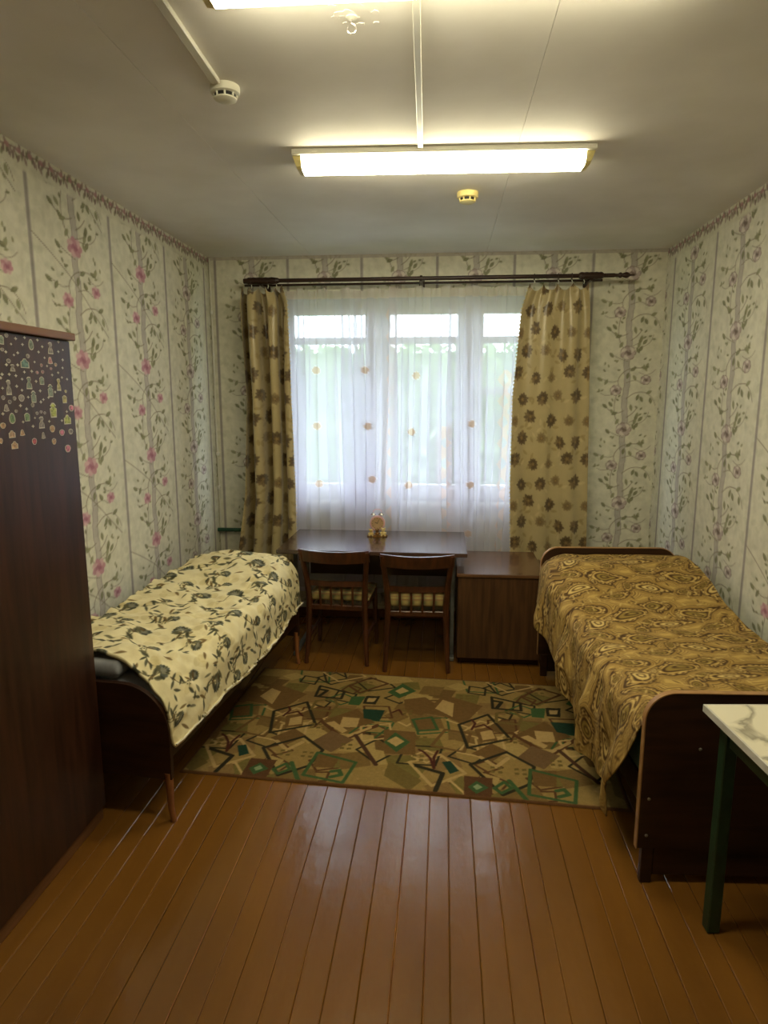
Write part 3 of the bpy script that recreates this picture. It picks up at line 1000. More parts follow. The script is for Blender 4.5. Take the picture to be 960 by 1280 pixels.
def paisley_tile():
    """Dense contour-line paisley: hooked drops and scrolls ringed by echoing lines."""
    W_, H_, res = .44, .36, .0015
    t = Print(W_, H_, res, (186, 156, 88))
    r = np.random.default_rng(31)
    dk_, md2, lt, ol = (66, 44, 20), (112, 84, 40), (204, 178, 112), (142, 120, 58)
    X_, Y_ = np.meshgrid((np.arange(t.nx) + .5) * res, (np.arange(t.ny) + .5) * res)
    X_ = X_ + .010 * np.sin(2 * math.pi * (Y_ / H_ * 3 + X_ / W_)) + .004 * np.sin(2 * math.pi * (X_ / W_ * 5 - Y_ / H_ * 2))
    Y_ = Y_ + .007 * np.sin(2 * math.pi * (X_ / W_ * 3 + 2 * Y_ / H_))
    # x, y, size, turn, hook: the hooked drops that fill the cloth, shifted by half a repeat in the next row
    base = [(.055, .045, .062, .2, 1), (.165, .10, .070, -.25, -1), (.05, .135, .052, 2.9, 1), (.165, .015, .044, 3.3, -1), (.105, .09, .030, 1.2, 1), (.215, .055, .034, .8, 1)]
    cs = [(x + ox, y + oy, s, a_ + da, q) for (ox, oy, da) in ((0, 0, 0), (W_ / 2, H_ / 2, .25), (W_ / 2 + .01, .012, -.2), (.008, H_ / 2 - .012, .45)) for (x, y, s, a_, q) in base]
    D = np.full(X_.shape, 9.0)
    A_ = np.zeros(X_.shape)
    K = np.zeros(X_.shape, int)
    for k, (cx_, cy_, s, an, q) in enumerate(cs):
        dx = (X_ - cx_ + W_ / 2) % W_ - W_ / 2
        dy = (Y_ - cy_ + H_ / 2) % H_ - H_ / 2
        u, v = dx * math.cos(an) + dy * math.sin(an), -dx * math.sin(an) + dy * math.cos(an)
        v = v + q * 6 * np.clip(u, 0, 1) ** 2                   # the tip curls over
        d = np.sqrt((u * (.80 if True else 1)) ** 2 + (v * 1.5 * (1 + np.clip(u / s, 0, 1.2))) ** 2) / s
        m = d < D
        D, A_, K = np.where(m, d, D), np.where(m, np.arctan2(v, u), A_), np.where(m, k, K)
    a = t.a
    wob = D + .035 * np.sin(9 * A_) * (D > .5)
    pale = np.isin(K % len(base), (0, 4))
    a[(D < .36) & pale] = lt
    a[(D < .36) & ~pale] = ol
    a[(D > .5) & (D < .72)] = (198, 170, 104)
    a[(D > .72) & (D < .9)] = (164, 134, 70)

    def lines(lo, hi, c, al):
        e = .5 * (hi - lo)
        m = np.clip(1.6 - np.abs(wob - (lo + hi) / 2) / e, 0, 1)[..., None] * al
        a[:] = a * (1 - m) + np.array(c, float) * m
    lines(.12, .20, dk_, .8)
    lines(.36, .45, dk_, .95)
    lines(.55, .59, md2, .9)
    lines(.68, .78, dk_, .95)
    lines(.86, .90, md2, .9)
    lines(.97, 1.04, dk_, .65)
    lines(1.12, 1.16, md2, .9)
    lines(1.24, 1.30, dk_, .5)
    lines(1.38, 1.42, md2, .8)
    beads = ((np.abs(D - .63) < .035) & (np.sin(18 * A_) > .1))
    a[beads] = dk_
    for _ in range(120):
        x, y, an = r.random() * W_, r.random() * H_, r.random() * 6.28
        t.leaf(x, y, .016 + .012 * r.random(), .005, an, dk_ if r.random() < .45 else lt, .75)
    t.blur(1)
    return t


M_spread = mat('paisley_tapestry', attr=True, attr_noise=.06, scale=10, rough=.8, bump=.25, bscale=120, spec=.25)
PT = paisley_tile()
ns, nt_ = 520, 330
S, T = np.meshgrid(np.linspace(0, 1, ns), np.linspace(0, 1, nt_), indexing='ij')
dropl = .37 - .23 * np.clip((S - .35) / .6, 0, 1)          # the spread hangs further down near the foot
ARC2 = RW + .05 + dropl
tw = (1 - T) * ARC2                                       # 0 at the wall, growing towards the open side
hang = np.clip((tw - RW + .02) / .3, 0, 1)
sl = .028 + S * (RL - .056) + (1 - S) ** 4 * (.04 * hang + .13 * hang ** 2)
rc = .075
flat = RW + .012 - rc
a = np.clip((tw - flat) / rc, 0, math.pi / 2)
drop = np.clip(tw - flat - rc * math.pi / 2, 0, None)
far = np.clip((S - .48) / .42, 0, 1)
far = far * far * (3 - 2 * far)
zt = .618 + .165 * far * np.clip(1.4 - .65 * np.clip(tw - .42, 0, 1) / .42, 0, 1)
xq = RW - np.where(tw < flat, tw, flat + rc * np.sin(a))
zq = zt - np.where(tw < flat, 0, rc * (1 - np.cos(a))) - drop
fold = np.clip(drop / .15, 0, 1)
xq = xq - fold * (.022 + .02 * np.sin(S * 22 + 1.5) + .012 * np.sin(S * 47)) - .035 * np.exp(-((S - .82) / .12) ** 2) * (a > .5)
zq = zq + ((smooth_noise(S.shape, (12, 7), 15) - .5) * .016 + (smooth_noise(S.shape, (30, 14), 16) - .5) * .006) * np.cos(a)
xq = xq + (smooth_noise(S.shape, (20, 8), 17) - .5) * .02 * np.sin(a)
# the tail of the corner hangs lowest
zq = zq - .06 * np.clip(1 - S / .08, 0, 1) * fold
zq = zq - .03 * np.clip((S - .97) / .03, 0, 1)
P = np.stack([xq, sl, zq + .006], -1)
col = PT.at((RW - tw) / 1.65, sl / 1.65)
me = grid_mesh('paisley_bedspread', local_to_world_sheet(P, BRA, BRR), col, (M_spread,))
q_o = link('paisley_bedspread', me, None, BRA)
md = q_o.modifiers.new('thick', 'SOLIDIFY')
md.thickness = .004
md.offset = -1
tag(q_o, 'golden brown paisley tapestry bedspread hanging over the open side of the bed', 'bedspread')

# ------------------------------------------------------------------ desk under the window
dk = thing('desk', 'dark laminate desk on grey steel legs under the window', 'desk', (-.445, 4.335, 0))
MB().box(-.605, .605, -.34, .34, .725, .75, .003).build('desk_top', M_desk, dk)
for sx in (-1, 1):
    x0 = sx * .52
    for ly in (-.17, .2):
        MB().box(x0 - .0125, x0 + .0125, ly - .0125, ly + .0125, .026, .70, .003).build('leg', M_steel, dk)
    MB().box(x0 - .015, x0 + .015, -.24, .31, 0, .0255, .004).build('foot_bar', M_steel, dk)
    MB().box(x0 - .0125, x0 + .0125, -.24, .30, .70, .7245, .003).build('support_bar', M_steel, dk)
MB().box(-.50, .50, .215, .233, .45, .70, .002).build('modesty_panel', M_desk, dk)

# ------------------------------------------------------------------ bedside cabinet
cb = thing('cabinet', 'low brown veneer cabinet between the desk and the paisley bed', 'cabinet', (.3775, 4.36, 0))
MB().box(-.272, .272, -.302, .32, .045, .588, .002).build('body', M_cab, cb)
dr = MB().box(-.27, .27, -.32, -.3025, .05, .585, .002).build('door', M_cab, cb)
MB().box(-.28, .28, -.328, .325, .588, .61, .004, 2).build('cabinet_top', M_cabtop, cb)
MB().box(-.255, .255, -.27, .30, .0, .045, .002).build('plinth', M_dark, cb)
MB().lathe([(.005, 0), (.005, -.012), (.012, -.018), (.012, -.024), (.004, -.027)], (.235, -.32, .34), 'y', 14).build('knob', M_chair, dr, True)

# ------------------------------------------------------------------ chairs
M_seat = bpy.data.materials.new('plaid_seat_cloth')
M_seat.use_nodes = True
nt = M_seat.node_tree
bs = nt.nodes['Principled BSDF']
bs.inputs['Roughness'].default_value = .9
tc = nt.nodes.new('ShaderNodeTexCoord')
w1, w2 = nt.nodes.new('ShaderNodeTexWave'), nt.nodes.new('ShaderNodeTexWave')
w2.bands_direction = 'Y'
for w_ in (w1, w2):
    w_.inputs['Scale'].default_value = 4.5
    w_.inputs['Distortion'].default_value = .6
    nt.links.new(tc.outputs['Object'], w_.inputs['Vector'])
mxa = nt.nodes.new('ShaderNodeMix')
mxa.data_type = 'RGBA'
mxa.inputs[6].default_value = rgba((176, 156, 92))
mxa.inputs[7].default_value = rgba((92, 96, 62))
nt.links.new(w1.outputs['Fac'], mxa.inputs[0])
mxb = nt.nodes.new('ShaderNodeMix')
mxb.data_type = 'RGBA'
mxb.inputs[7].default_value = rgba((134, 78, 54))
mm = nt.nodes.new('ShaderNodeMath')
mm.operation = 'MULTIPLY'
mm.inputs[1].default_value = .6
nt.links.new(w2.outputs['Fac'], mm.inputs[0])
nt.links.new(mm.outputs[0], mxb.inputs[0])
nt.links.new(mxa.outputs[2], mxb.inputs[6])
nt.links.new(mxb.outputs[2], bs.inputs['Base Color'])


def make_chair(label, loc, rz):
    c = thing('dining_chair', label, 'chair', loc, rz, 'chairs pushed up to the desk')
    # local frame: seat points to +y, back on -y side
    for s in (-1, 1):
        # rear leg and back post, one bent timber
        MB().tube([(s * .19, -.005, 0), (s * .178, .022, .20), (s * .172, .035, .42), (s * .18, .012, .56), (s * .195, -.035, .70), (s * .203, -.06, .765)],
                  [.013, .017, .0195, .018, .016, .013], 8).build('back_post', M_chair, c, True)
        MB().tube([(s * .195, .40, 0), (s * .188, .39, .22), (s * .182, .385, .41)], [.012, .016, .018], 8).build('leg', M_chair, c, True)
        MB().bar((s * .176, .04, .385), (s * .182, .375, .385), .02, .02, .045, .045).build('seat_rail', M_chair, c)
        MB().bar((s * .178, .035, .17), (s * .187, .385, .17), .016, .016, .02, .02).build('stretcher', M_chair, c)
    MB().bar((-.165, .036, .372), (.165, .036, .372), .035, .035, .02, .02).build('seat_rail', M_chair, c)
    MB().bar((-.17, .385, .385), (.17, .385, .385), .045, .045, .02, .02).build('seat_rail', M_chair, c)

    def curved_rail(z0, z1, y_mid, half, sag, name, thick=.016, ylean=0.0, m=M_chair, crest=.0):
        b = MB()
        n = 12
        rows = []
        for i in range(n + 1):
            u = -1 + 2 * i / n
            x_ = u * half
            y_ = y_mid - sag * (1 - u * u)
            lift = -crest * (1 - u * u)
            rows.append([b.bm.verts.new((x_, y_ + dy + ly, z_ + lift)) for dy, z_, ly in
                         ((-thick / 2, z0, ylean), (thick / 2, z0, ylean), (thick / 2, z1, 0), (-thick / 2, z1, 0))])
        for A, B in zip(rows, rows[1:]):
            for k in range(4):
                b.bm.faces.new((A[k], A[(k + 1) % 4], B[(k + 1) % 4], B[k]))
        b.bm.faces.new(rows[0])
        b.bm.faces.new(rows[-1][::-1])
        return b.build(name, m, c, True)
    curved_rail(.695, .775, -.055, .213, .022, 'top_rail', .02, .022, crest=.012)
    curved_rail(.52, .555, .022, .172, .02, 'middle_rail', .014)
    for k in range(4):
        u = -.6 + .4 * k
        MB().bar((u * .165, .030, .375), (u * .17, .008, .53), .014, .014, .01, .01).build('spindle', M_chair, c)
    b = soft_slab(-.195, .195, .058, .435, .402, .44, .018, .002, 4, (12, 12))
    me = bpy.data.meshes.new('seat')
    b.to_mesh(me)
    b.free()
    me.materials.append(M_seat)
    me.polygons.foreach_set('use_smooth', np.ones(len(me.polygons), bool))
    link('seat', me, c)
    c.scale = (1.05, 1, 1)
    return c


make_chair('dark walnut chair at the desk end nearest the floral quilt', (-.668, 3.985, 0), R(-2.5))
make_chair('dark walnut chair at the desk end nearest the low cabinet', (-.148, 3.905, 0), R(2.0))

# ------------------------------------------------------------------ alarm clock with little figures
M_pink = mat('dusty_pink_enamel', (216, 176, 176), (204, 158, 160), rough=.3, scale=20)
M_face = mat('clock_face', (184, 154, 118), (168, 136, 100), rough=.6, scale=20)
M_cream = mat('cream_glaze', (232, 214, 158), (206, 178, 104), rough=.3, scale=30)
M_gold = mat('dull_gold', (150, 108, 48), (96, 66, 28), rough=.35, metal=.5, scale=30)
M_chrome = mat('pale_metal', (200, 196, 196), rough=.25, metal=.9)
ck = thing('alarm_clock', 'small pink twin-bell alarm clock with cream figurines at its foot on the desk', 'clock', (-.452, 4.50, .75), R(4))
MB().lathe([(.046, .0), (.054, -.004), (.054, -.028), (.046, -.034), (.043, -.030)], (0, .017, .088), 'y', 36).build('case', M_pink, ck, True)
MB().lathe([(.0425, 0), (.0425, -.0014)], (0, -.0131, .088), 'y', 32).build('clock_face', M_face, ck)
b = MB()
b.bar((0, -.0165, .088), (.012, -.0165, .118), .004, .002, .0015, .0015).bar((0, -.0165, .088), (-.018, -.0165, .098), .005, .003, .0015, .0015)
b.build('clock_hand', M_black, ck)
for k in range(12):
    aa = k * math.pi / 6
    MB().box(-.0015 + .036 * math.sin(aa), .0015 + .036 * math.sin(aa), -.0155, -.0145, .085 + .036 * math.cos(aa), .091 + .036 * math.cos(aa)).build('hour_mark', M_black, ck)
for s in (-1, 1):
    MB().lathe([(.001, .020), (.012, .016), (.019, .006), (.020, .0)], (s * .028, .0, .146), 'z', 18).build('bell', M_chrome, ck, True)
    MB().tube([(s * .022, 0, .128), (s * .026, 0, .148)], .003, 8).build('bell_post', M_chrome, ck)
    MB().tube([(s * .028, .0, .045), (s * .04, .0, .001)], [.006, .004], 8).build('leg', M_pink, ck)
MB().tube([(-.03, 0, .164), (-.026, 0, .178), (-.012, 0, .186), (.012, 0, .186), (.026, 0, .178), (.03, 0, .164)], .003, 8).build('handle', M_pink, ck, True)
MB().prism([(.062 * math.cos(t_) * 1.15, -.03 + .026 * math.sin(t_)) for t_ in np.linspace(0, 6.283, 25)[:-1]], 'z', 0, .012, bevel=.003).build('base', M_gold, ck)


def blob(bm_, x, y, z, r, mi=0, sz=1.0):
    g = bmesh.ops.create_icosphere(bm_, subdivisions=2, radius=r, matrix=Matrix.Translation((x, y, z)) @ Matrix.Diagonal((1, 1, sz, 1)))
    for v in g['verts']:
        for f in v.link_faces:
            f.material_index = mi


for (fx, m_, s) in ((-.044, M_cream, 1.0), (0, M_gold, 1.0), (.042, M_cream, 1.15)):
    b = MB()
    blob(b.bm, fx, -.042, .020 * s, .014 * s, 0, 1.0)           # body
    blob(b.bm, fx, -.046, .042 * s, .012 * s)                   # head
    for s2 in (-1, 1):
        blob(b.bm, fx + s2 * .010 * s, -.045, .052 * s, .005 * s)   # ears
        blob(b.bm, fx + s2 * .011 * s, -.052, .010, .006 * s)       # feet
        blob(b.bm, fx + s2 * .014 * s, -.047, .024 * s, .005 * s, 0, 1.5)   # arms
    f_ = b.build('figurine', m_, ck, True)
    b = MB()
    for s2 in (-1, 1):
        blob(b.bm, fx + s2 * .0045 * s, -.0568 - .001 * s, .044 * s, .0022)
    b.build('eye', M_black, f_)

# ------------------------------------------------------------------ rug
RUG=[('f','br',[(0.908,0.877),(1.025,0.926),(1.088,0.857),(1.025,0.699),(0.931,0.742)]),('f','br',[(1.029,0.728),(1.13,0.974),(1.353,0.865),(1.255,0.635),(1.139,0.715)]),('f','cr',[(1.092,0.797),(1.127,0.91),(1.193,0.873),(1.193,0.71)]),('f','br',[(0.846,0.521),(1.01,0.519),(1.032,0.304),(0.881,0.292)]),('f','gr',[(0.865,0.396),(0.908,0.503),(0.995,0.416),(0.939,0.313)]),('f','cr',[(0.878,0.411),(0.917,0.462),(0.966,0.419),(0.93,0.365)]),('o','br',[(1.103,0.397),(1.161,0.568),(1.291,0.548),(1.264,0.362)]),('f','br',[(0.983,0.65),(1.08,0.692),(1.122,0.562),(1.021,0.534)]),('o','gr',[(0.983,0.65),(1.08,0.692),(1.122,0.562),(1.021,0.534)]),('f','br',[(1.675,0.726),(1.799,0.587),(1.63,0.475),(1.518,0.57)]),('f','cr',[(1.616,0.624),(1.71,0.624),(1.713,0.524),(1.622,0.511)]),('f','dg',[(1.707,0.731),(1.83,0.736),(1.819,0.603),(1.73,0.628)]),('l','bd',[(1.517,0.557),(1.676,0.39),(1.814,0.564)]),('f','cr',[(1.542,0.548),(1.651,0.451),(1.672,0.482),(1.581,0.572)]),('f','cr',[(1.674,0.435),(1.788,0.548),(1.791,0.524),(1.683,0.409)]),('f','bt',[(1.593,0.47),(1.722,0.397),(1.635,0.264),(1.513,0.343)]),('f','br',[(1.3,0.355),(1.397,0.464),(1.475,0.401),(1.395,0.292)]),('l','cr',[(1.343,0.328),(1.417,0.252),(1.473,0.337)]),('o','bk',[(1.296,0.255),(1.468,0.392),(1.591,0.279),(1.558,0.131),(1.441,0.034)]),('l','gr',[(1.472,0.148),(1.545,0.005)]),('o','gr',[(1.404,0.079),(1.449,0.135),(1.48,0.091),(1.436,0.047)]),('f','bd',[(1.27,0.157),(1.399,0.157),(1.393,0.013),(1.274,0.013)]),('f','gr',[(1.289,0.072),(1.327,0.126),(1.382,0.08),(1.328,0.026)]),('f','lg',[(1.311,0.08),(1.332,0.103),(1.355,0.08),(1.328,0.056)]),('f','br',[(1.577,0.245),(1.691,0.262),(1.677,0.131),(1.579,0.125)]),('o','gr',[(1.572,0.254),(1.772,0.193),(1.744,0.021),(1.553,0.055)]),('f','br',[(1.309,0.59),(1.398,0.639),(1.428,0.494),(1.341,0.468)]),('f','cr',[(1.34,0.569),(1.398,0.604),(1.417,0.517),(1.353,0.488)]),('o','bk',[(1.229,0.632),(1.38,0.766),(1.491,0.523),(1.281,0.404)]),('f','gr',[(1.614,0.875),(1.696,0.887),(1.679,0.769),(1.614,0.773)]),('f','bk',[(1.697,0.893),(1.778,0.9),(1.767,0.796),(1.694,0.794)]),('f','cr',[(1.714,0.866),(1.762,0.874),(1.753,0.825),(1.712,0.819)]),('o','ol',[(1.427,0.788),(1.523,0.832),(1.559,0.751),(1.542,0.678),(1.425,0.688)]),('o','bk',[(1.403,0.984),(1.561,0.928),(1.561,0.837),(1.408,0.844)]),('o','bd',[(1.573,1.009),(1.682,1.142),(1.797,1.075),(1.652,0.926)]),('f','gr',[(0.803,0.959),(0.875,1.09),(0.967,1.0),(0.878,0.888)]),('f','cr',[(0.844,0.981),(0.881,1.039),(0.924,0.993),(0.878,0.946)]),('o','cr',[(1.01,0.234),(1.151,0.322),(1.276,0.179),(1.13,0.058)]),('l','bk',[(1.047,0.207),(1.173,0.163),(1.149,0.022)]),('f','dg',[(1.162,0.257),(1.202,0.273),(1.246,0.195),(1.207,0.164)]),('f','ol',[(0.914,0.23),(1.083,0.089),(1.036,0.005),(0.909,0.103)]),('l','dm',[(1.722,0.443),(1.868,0.188)]),('l','ma',[(1.13,0.198),(1.106,0.282),(1.072,0.333),(1.046,0.352)]),('l','ma',[(1.13,0.203),(1.123,0.295),(1.137,0.355)]),('l','ma',[(1.296,0.589),(1.314,0.658),(1.294,0.697)]),('l','ma',[(1.314,0.618),(1.359,0.651),(1.398,0.604)]),('l','ma',[(0.866,0.718),(0.896,0.752),(0.923,0.697)]),('l','bk',[(1.428,0.847),(1.458,0.928),(1.415,0.937)]),('l','gr',[(1.675,0.101),(1.708,0.116),(1.725,0.081),(1.681,0.057)])]
RC = {'br': (104, 78, 44), 'cr': (170, 142, 92), 'gr': (58, 84, 48), 'dg': (34, 58, 44), 'bd': (84, 56, 34), 'bt': (106, 82, 54), 'bk': (44, 40, 28),
      'lg': (128, 142, 104), 'ol': (104, 88, 46), 'dm': (72, 48, 34), 'ma': (72, 36, 28)}
RGW, RGH = 2.0, 1.2
pr = Print(RGW, RGH, .0025, (140, 116, 68), wrap=False)
r_ = np.random.default_rng(41)
for _ in range(900):
    pr.ell(r_.random() * RGW, r_.random() * RGH, .008, .006, 0, (134, 106, 62) if r_.random() < .5 else (156, 128, 82), .6)
rs = np.random.default_rng(43)
under = []
for _ in range(85):
    under.append((rs.random() * 1.01, rs.random() * RGH, .05 + .07 * rs.random(), rs.random() * 3, int(rs.random() * 9)))
for rep in (-1.01, 0, 1.01):
    for (ux, uy, us, ua, uk) in under:
        sq = [(ux + rep + 1.0 + us * math.cos(ua + q * 1.571) * (1.25 if q % 2 else .9), uy + us * math.sin(ua + q * 1.571)) for q in range(4)]
        if uk < 5:
            pr.poly(sq, [(114, 90, 50), (102, 78, 44), (158, 134, 82), (108, 96, 50), (126, 100, 60)][uk])
        else:
            pr.line(sq, .012, [(84, 56, 34), (58, 84, 48), (176, 148, 98), (44, 40, 28)][uk - 5], 1, True)
for rep in (-1.01, 0, 1.01):
    for (k, c, pts) in RUG:
        pts = [(x_ + rep + .03, y_) for x_, y_ in pts]
        if k == 'f':
            pr.poly(pts, RC[c])
        elif k == 'o':
            pr.line(pts, .017, RC[c], 1, True)
        else:
            pr.line(pts, .013 if c == 'ma' else .022, RC[c])
    for (qx, qy) in ((1.53, .2), (1.42, .2), (1.05, .25), (1.5, .48), (1.7, .3), (1.25, .93), (1.05, .43), (.95, .7), (1.68, 1.03)):
        for q in range(4):                      # little squares in rows
            pr.poly([(qx + rep + .035 * (q % 2) + dx, qy + .035 * (q // 2) + dy) for dx, dy in ((0, 0), (.02, .004), (.018, .022), (-.002, .018))], RC['ol'])
for (a_, b_) in (((0, .006), (RGW, .006)), ((0, RGH - .006), (RGW, RGH - .006)), ((.006, 0), (.006, RGH)), ((RGW - .006, 0), (RGW - .006, RGH))):
    pr.line([a_, b_], .016, (92, 62, 36))
nx_, ny_ = 560, 260
U, V = np.meshgrid(np.linspace(0, RGW, nx_), np.linspace(0, RGH, ny_))
zz = .007 + .0016 * (smooth_noise(U.shape, (8, 12), 8) - .3)
ed = np.minimum(np.minimum(U, RGW - U), np.minimum(V, RGH - V))
zz = np.where(ed < .003, .0005, zz)
e1 = Vector((1.87, -.112)).normalized()
o_ = (-1.19, 2.68)
P = np.stack([U * e1.x - V * e1.y, U * e1.y + V * e1.x, zz], -1)
M_rug = mat('printed_rug_pile', attr=True, attr_noise=.1, scale=60, rough=.95, bump=.5, bscale=260, spec=.1)
me = grid_mesh('rug', P, pr.at(U, V), (M_rug,))
tag(link('rug', me, None, (o_[0], o_[1], .0)), 'beige rug of overlapping brown and green squares on the plank floor', 'rug')

# ------------------------------------------------------------------ marble-topped green table
M_marble = bpy.data.materials.new('marble_print_laminate')
M_marble.use_nodes = True
nt = M_marble.node_tree
bs = nt.nodes['Principled BSDF']
bs.inputs['Roughness'].default_value = .3
tc = nt.nodes.new('ShaderNodeTexCoord')
nz = nt.nodes.new('ShaderNodeTexNoise')
nz.inputs['Scale'].default_value = 3.2
nz.inputs['Detail'].default_value = 5
nz.inputs['Distortion'].default_value = 1.6
nt.links.new(tc.outputs['Object'], nz.inputs['Vector'])
rp = nt.nodes.new('ShaderNodeValToRGB')
els = rp.color_ramp.elements
els[0].position, els[0].color = .455, rgba((226, 220, 198))
els[1].position, els[1].color = .545, rgba((226, 220, 198))
e_ = els.new(.5)
e_.color = rgba((148, 142, 124))
e_ = els.new(.485)
e_.color = rgba((204, 198, 176))
nt.links.new(nz.outputs['Fac'], rp.inputs['Fac'])
nt.links.new(rp.outputs['Color'], bs.inputs['Base Color'])
M_tedge = mat('white_table_edge', (206, 204, 196), (188, 186, 178), rough=.4, scale=20)
GTW = .575
gt = thing('kitchen_table', 'green legged table with a white marble-look top at the foot of the paisley bed', 'table', (.829, 2.018, 0), R(5))
MB().box(.006, GTW - .006, -.894, -.006, .7285, .75, .001).build('table_top', M_marble, gt)
b = MB()
b.box(0, .006, -.90, 0, .727, .7495).box(GTW - .006, GTW, -.90, 0, .727, .7495).box(.006, GTW - .006, -.006, 0, .727, .7495).box(.006, GTW - .006, -.90, -.894, .727, .7495)
b.build('edge_strip', M_tedge, gt)
for lx in (.055, .515):
    for ly in (-.065, -.835):
        MB().box(lx - .02, lx + .02, ly - .02, ly + .02, 0, .727, .003).build('leg', M_green, gt)
for ly in (-.065, -.835):
    MB().box(.076, .494, ly - .01, ly + .01, .65, .727, .002).build('apron', M_green, gt)
for lx in (.055, .515):
    MB().box(lx - .01, lx + .01, -.814, -.086, .65, .727, .002).build('apron', M_green, gt)

# ------------------------------------------------------------------ ceiling lamps
M_lampglow = emit_mat('fluorescent_diffuser', (1.0, .90, .60), LAMP_POWER)
M_endcap = mat('cloudy_end_cap', (228, 214, 150), (206, 192, 128), rough=.3, scale=30)


def ceiling_lamp(label, x0, x1, y, rz):
    L_ = x1 - x0
    t = thing('fluorescent_lamp', label, 'ceiling lamp', ((x0 + x1) / 2, y, H), rz, 'fluorescent ceiling lamps')
    MB().box(-L_ / 2 + .004, L_ / 2 - .004, -.086, .086, -.022, -.0005, .003).build('mounting_tray', M_whitepl, t)
    pf = [(-.064, -.0225), (-.064, -.04), (-.055, -.060), (-.035, -.07), (.035, -.07), (.055, -.060), (.064, -.04), (.064, -.0225)]
    MB().prism(pf, 'x', -L_ / 2 + .042, L_ / 2 - .042).build('diffuser', M_lampglow, t, True)
    for s in (-1, 1):
        b = MB()
        bm_ = b.bm
        A = [bm_.verts.new((s * (L_ / 2 - .042), u * 1.03, v)) for u, v in pf]
        B = [bm_.verts.new((s * (L_ / 2 - .002 + (v + .012) * .34), u * .96, v * .97)) for u, v in pf]
        for i in range(len(pf)):
            bm_.faces.new((A[i], A[(i + 1) % len(pf)], B[(i + 1) % len(pf)], B[i]))
        bm_.faces.new(A)
        bm_.faces.new(B)
        b.build('end_cap', M_endcap, t)
    for s in (-.42, .42):
        MB().box(s * L_ - .012, s * L_ + .012, -.0895, -.0835, -.018, -.004, .001).build('clip', M_whitepl, t)
    return t


ceiling_lamp('lit fluorescent ceiling lamp nearer the window, wholly in view', -.655, .605, 2.995, R(2.2))
ceiling_lamp('lit fluorescent ceiling lamp cut off by the top of the picture', -.62, .65, 1.738, R(.6))

# ------------------------------------------------------------------ smoke detectors
def detector(label, x_, y_, s, cream):
    m_ = mat('detector_plastic_cream' if cream else 'detector_plastic_white', (222, 206, 140) if cream else (214, 212, 198), (212, 196, 130) if cream else (204, 202, 188), rough=.4, scale=5)
    t = thing('smoke_detector', label, 'smoke detector', (x_, y_, H), R(-30), 'smoke detectors on the ceiling')
    MB().lathe([(.052 * s, 0), (.053 * s, -.004), (.052 * s, -.024 * s), (.046 * s, -.027 * s)], (0, 0, 0), 'z', 32).build('base', m_, t, True)
    MB().lathe([(.038 * s, -.027 * s), (.037 * s, -.040 * s)], (0, 0, 0), 'z', 24).build('sensor_chamber', M_black, t)
    for k in range(8):
        a_ = k * math.pi / 4
        cx_, cy_ = .041 * s * math.cos(a_), .041 * s * math.sin(a_)
        MB().bar((cx_, cy_, -.026 * s), (cx_ * .93, cy_ * .93, -.041 * s), .006 * s, .006 * s).build('rib', m_, t)
    MB().lathe([(.041 * s, -.040 * s), (.040 * s, -.044 * s), (.030 * s, -.049 * s), (.012 * s, -.051 * s)], (0, 0, 0), 'z', 32).build('cap', m_, t, True)
    return t


detector('white round smoke detector at the end of the surface cable duct', -.74, 2.33, .92, False)
detector('cream round smoke detector between the lamp and the curtain rod', .103, 3.55, 1.02, True)

# ------------------------------------------------------------------ cable ducts and ceiling hook
MB2 = MB().box(-.015, .015, -.95, .95, -.016, -.0005, .003)
o = MB2.build('cable_duct', M_whitepl, None, False, (-.738, 1.325, H), R(.9))
tag(o, 'white plastic cable duct leading to the white smoke detector', 'cable duct')
o = MB().box(-.011, .011, -.585, .585, -.011, -.0005, .002).build('cable_duct', M_whitepl, None, False, (-.098, 2.33, H), R(1.4))
tag(o, 'thin white cable duct joining the two fluorescent lamps', 'cable duct')
hk = thing('ceiling_hook', 'small metal ceiling hook in a patch of lifting paint', 'hook', (-.265, 1.965, H))
MB().lathe([(.016, -.0005), (.015, -.004), (.006, -.007)], (0, 0, 0), 'z', 20).build('hook_plate', M_whitepl, hk, True)
MB().tube([(0, 0, -.005), (0, 0, -.018)] + [(.012 * math.sin(t_), 0, -.030 + .012 * math.cos(t_)) for t_ in np.linspace(.2, 5.2, 12)], .0025, 8).build('hook_ring', M_chrome, hk, True)

# ------------------------------------------------------------------ curtain rods
RY, RZ_ = 4.745, 2.517
rod = thing('curtain_rod', 'dark wooden double curtain rod with turned finial above the window', 'curtain rod', (-.05, RY, RZ_))


def rx(x_):
    return x_ + .05


MB().lathe([(.014, rx(-1.40)), (.014, rx(1.13))], (0, 0, 0), 'x', 16).build('main_rod', M_rod, rod, True)
MB().lathe([(.0085, rx(-1.44)), (.0085, rx(1.07))], (0, .075, -.018), 'x', 12).build('rear_rod', M_rod, rod, True)
MB().lathe([(.011, rx(1.13)), (.011, rx(1.155)), (.018, rx(1.163)), (.019, rx(1.172)), (.012, rx(1.182)), (.017, rx(1.196)), (.021, rx(1.208)), (.016, rx(1.222)), (.006, rx(1.235)), (.004, rx(1.262))],
           (0, 0, 0), 'x', 18).build('finial', M_rod, rod, True)
pf = [(.017, rx(-1.425)), (.019, rx(-1.40))]
for k in range(10):
    pf += [(.022 if k % 2 else .025, rx(-1.39 + .021 * k))]
pf += [(.019, rx(-1.178)), (.015, rx(-1.17))]
MB().lathe(pf, (0, 0, 0), 'x', 18).build('fluted_sleeve', M_rod, rod, True)
pf = [(.016, rx(.895)), (.023, rx(.905))] + [(.022 if k % 2 else .025, rx(.915 + .016 * k)) for k in range(9)] + [(.019, rx(1.055)), (.015, rx(1.06))]
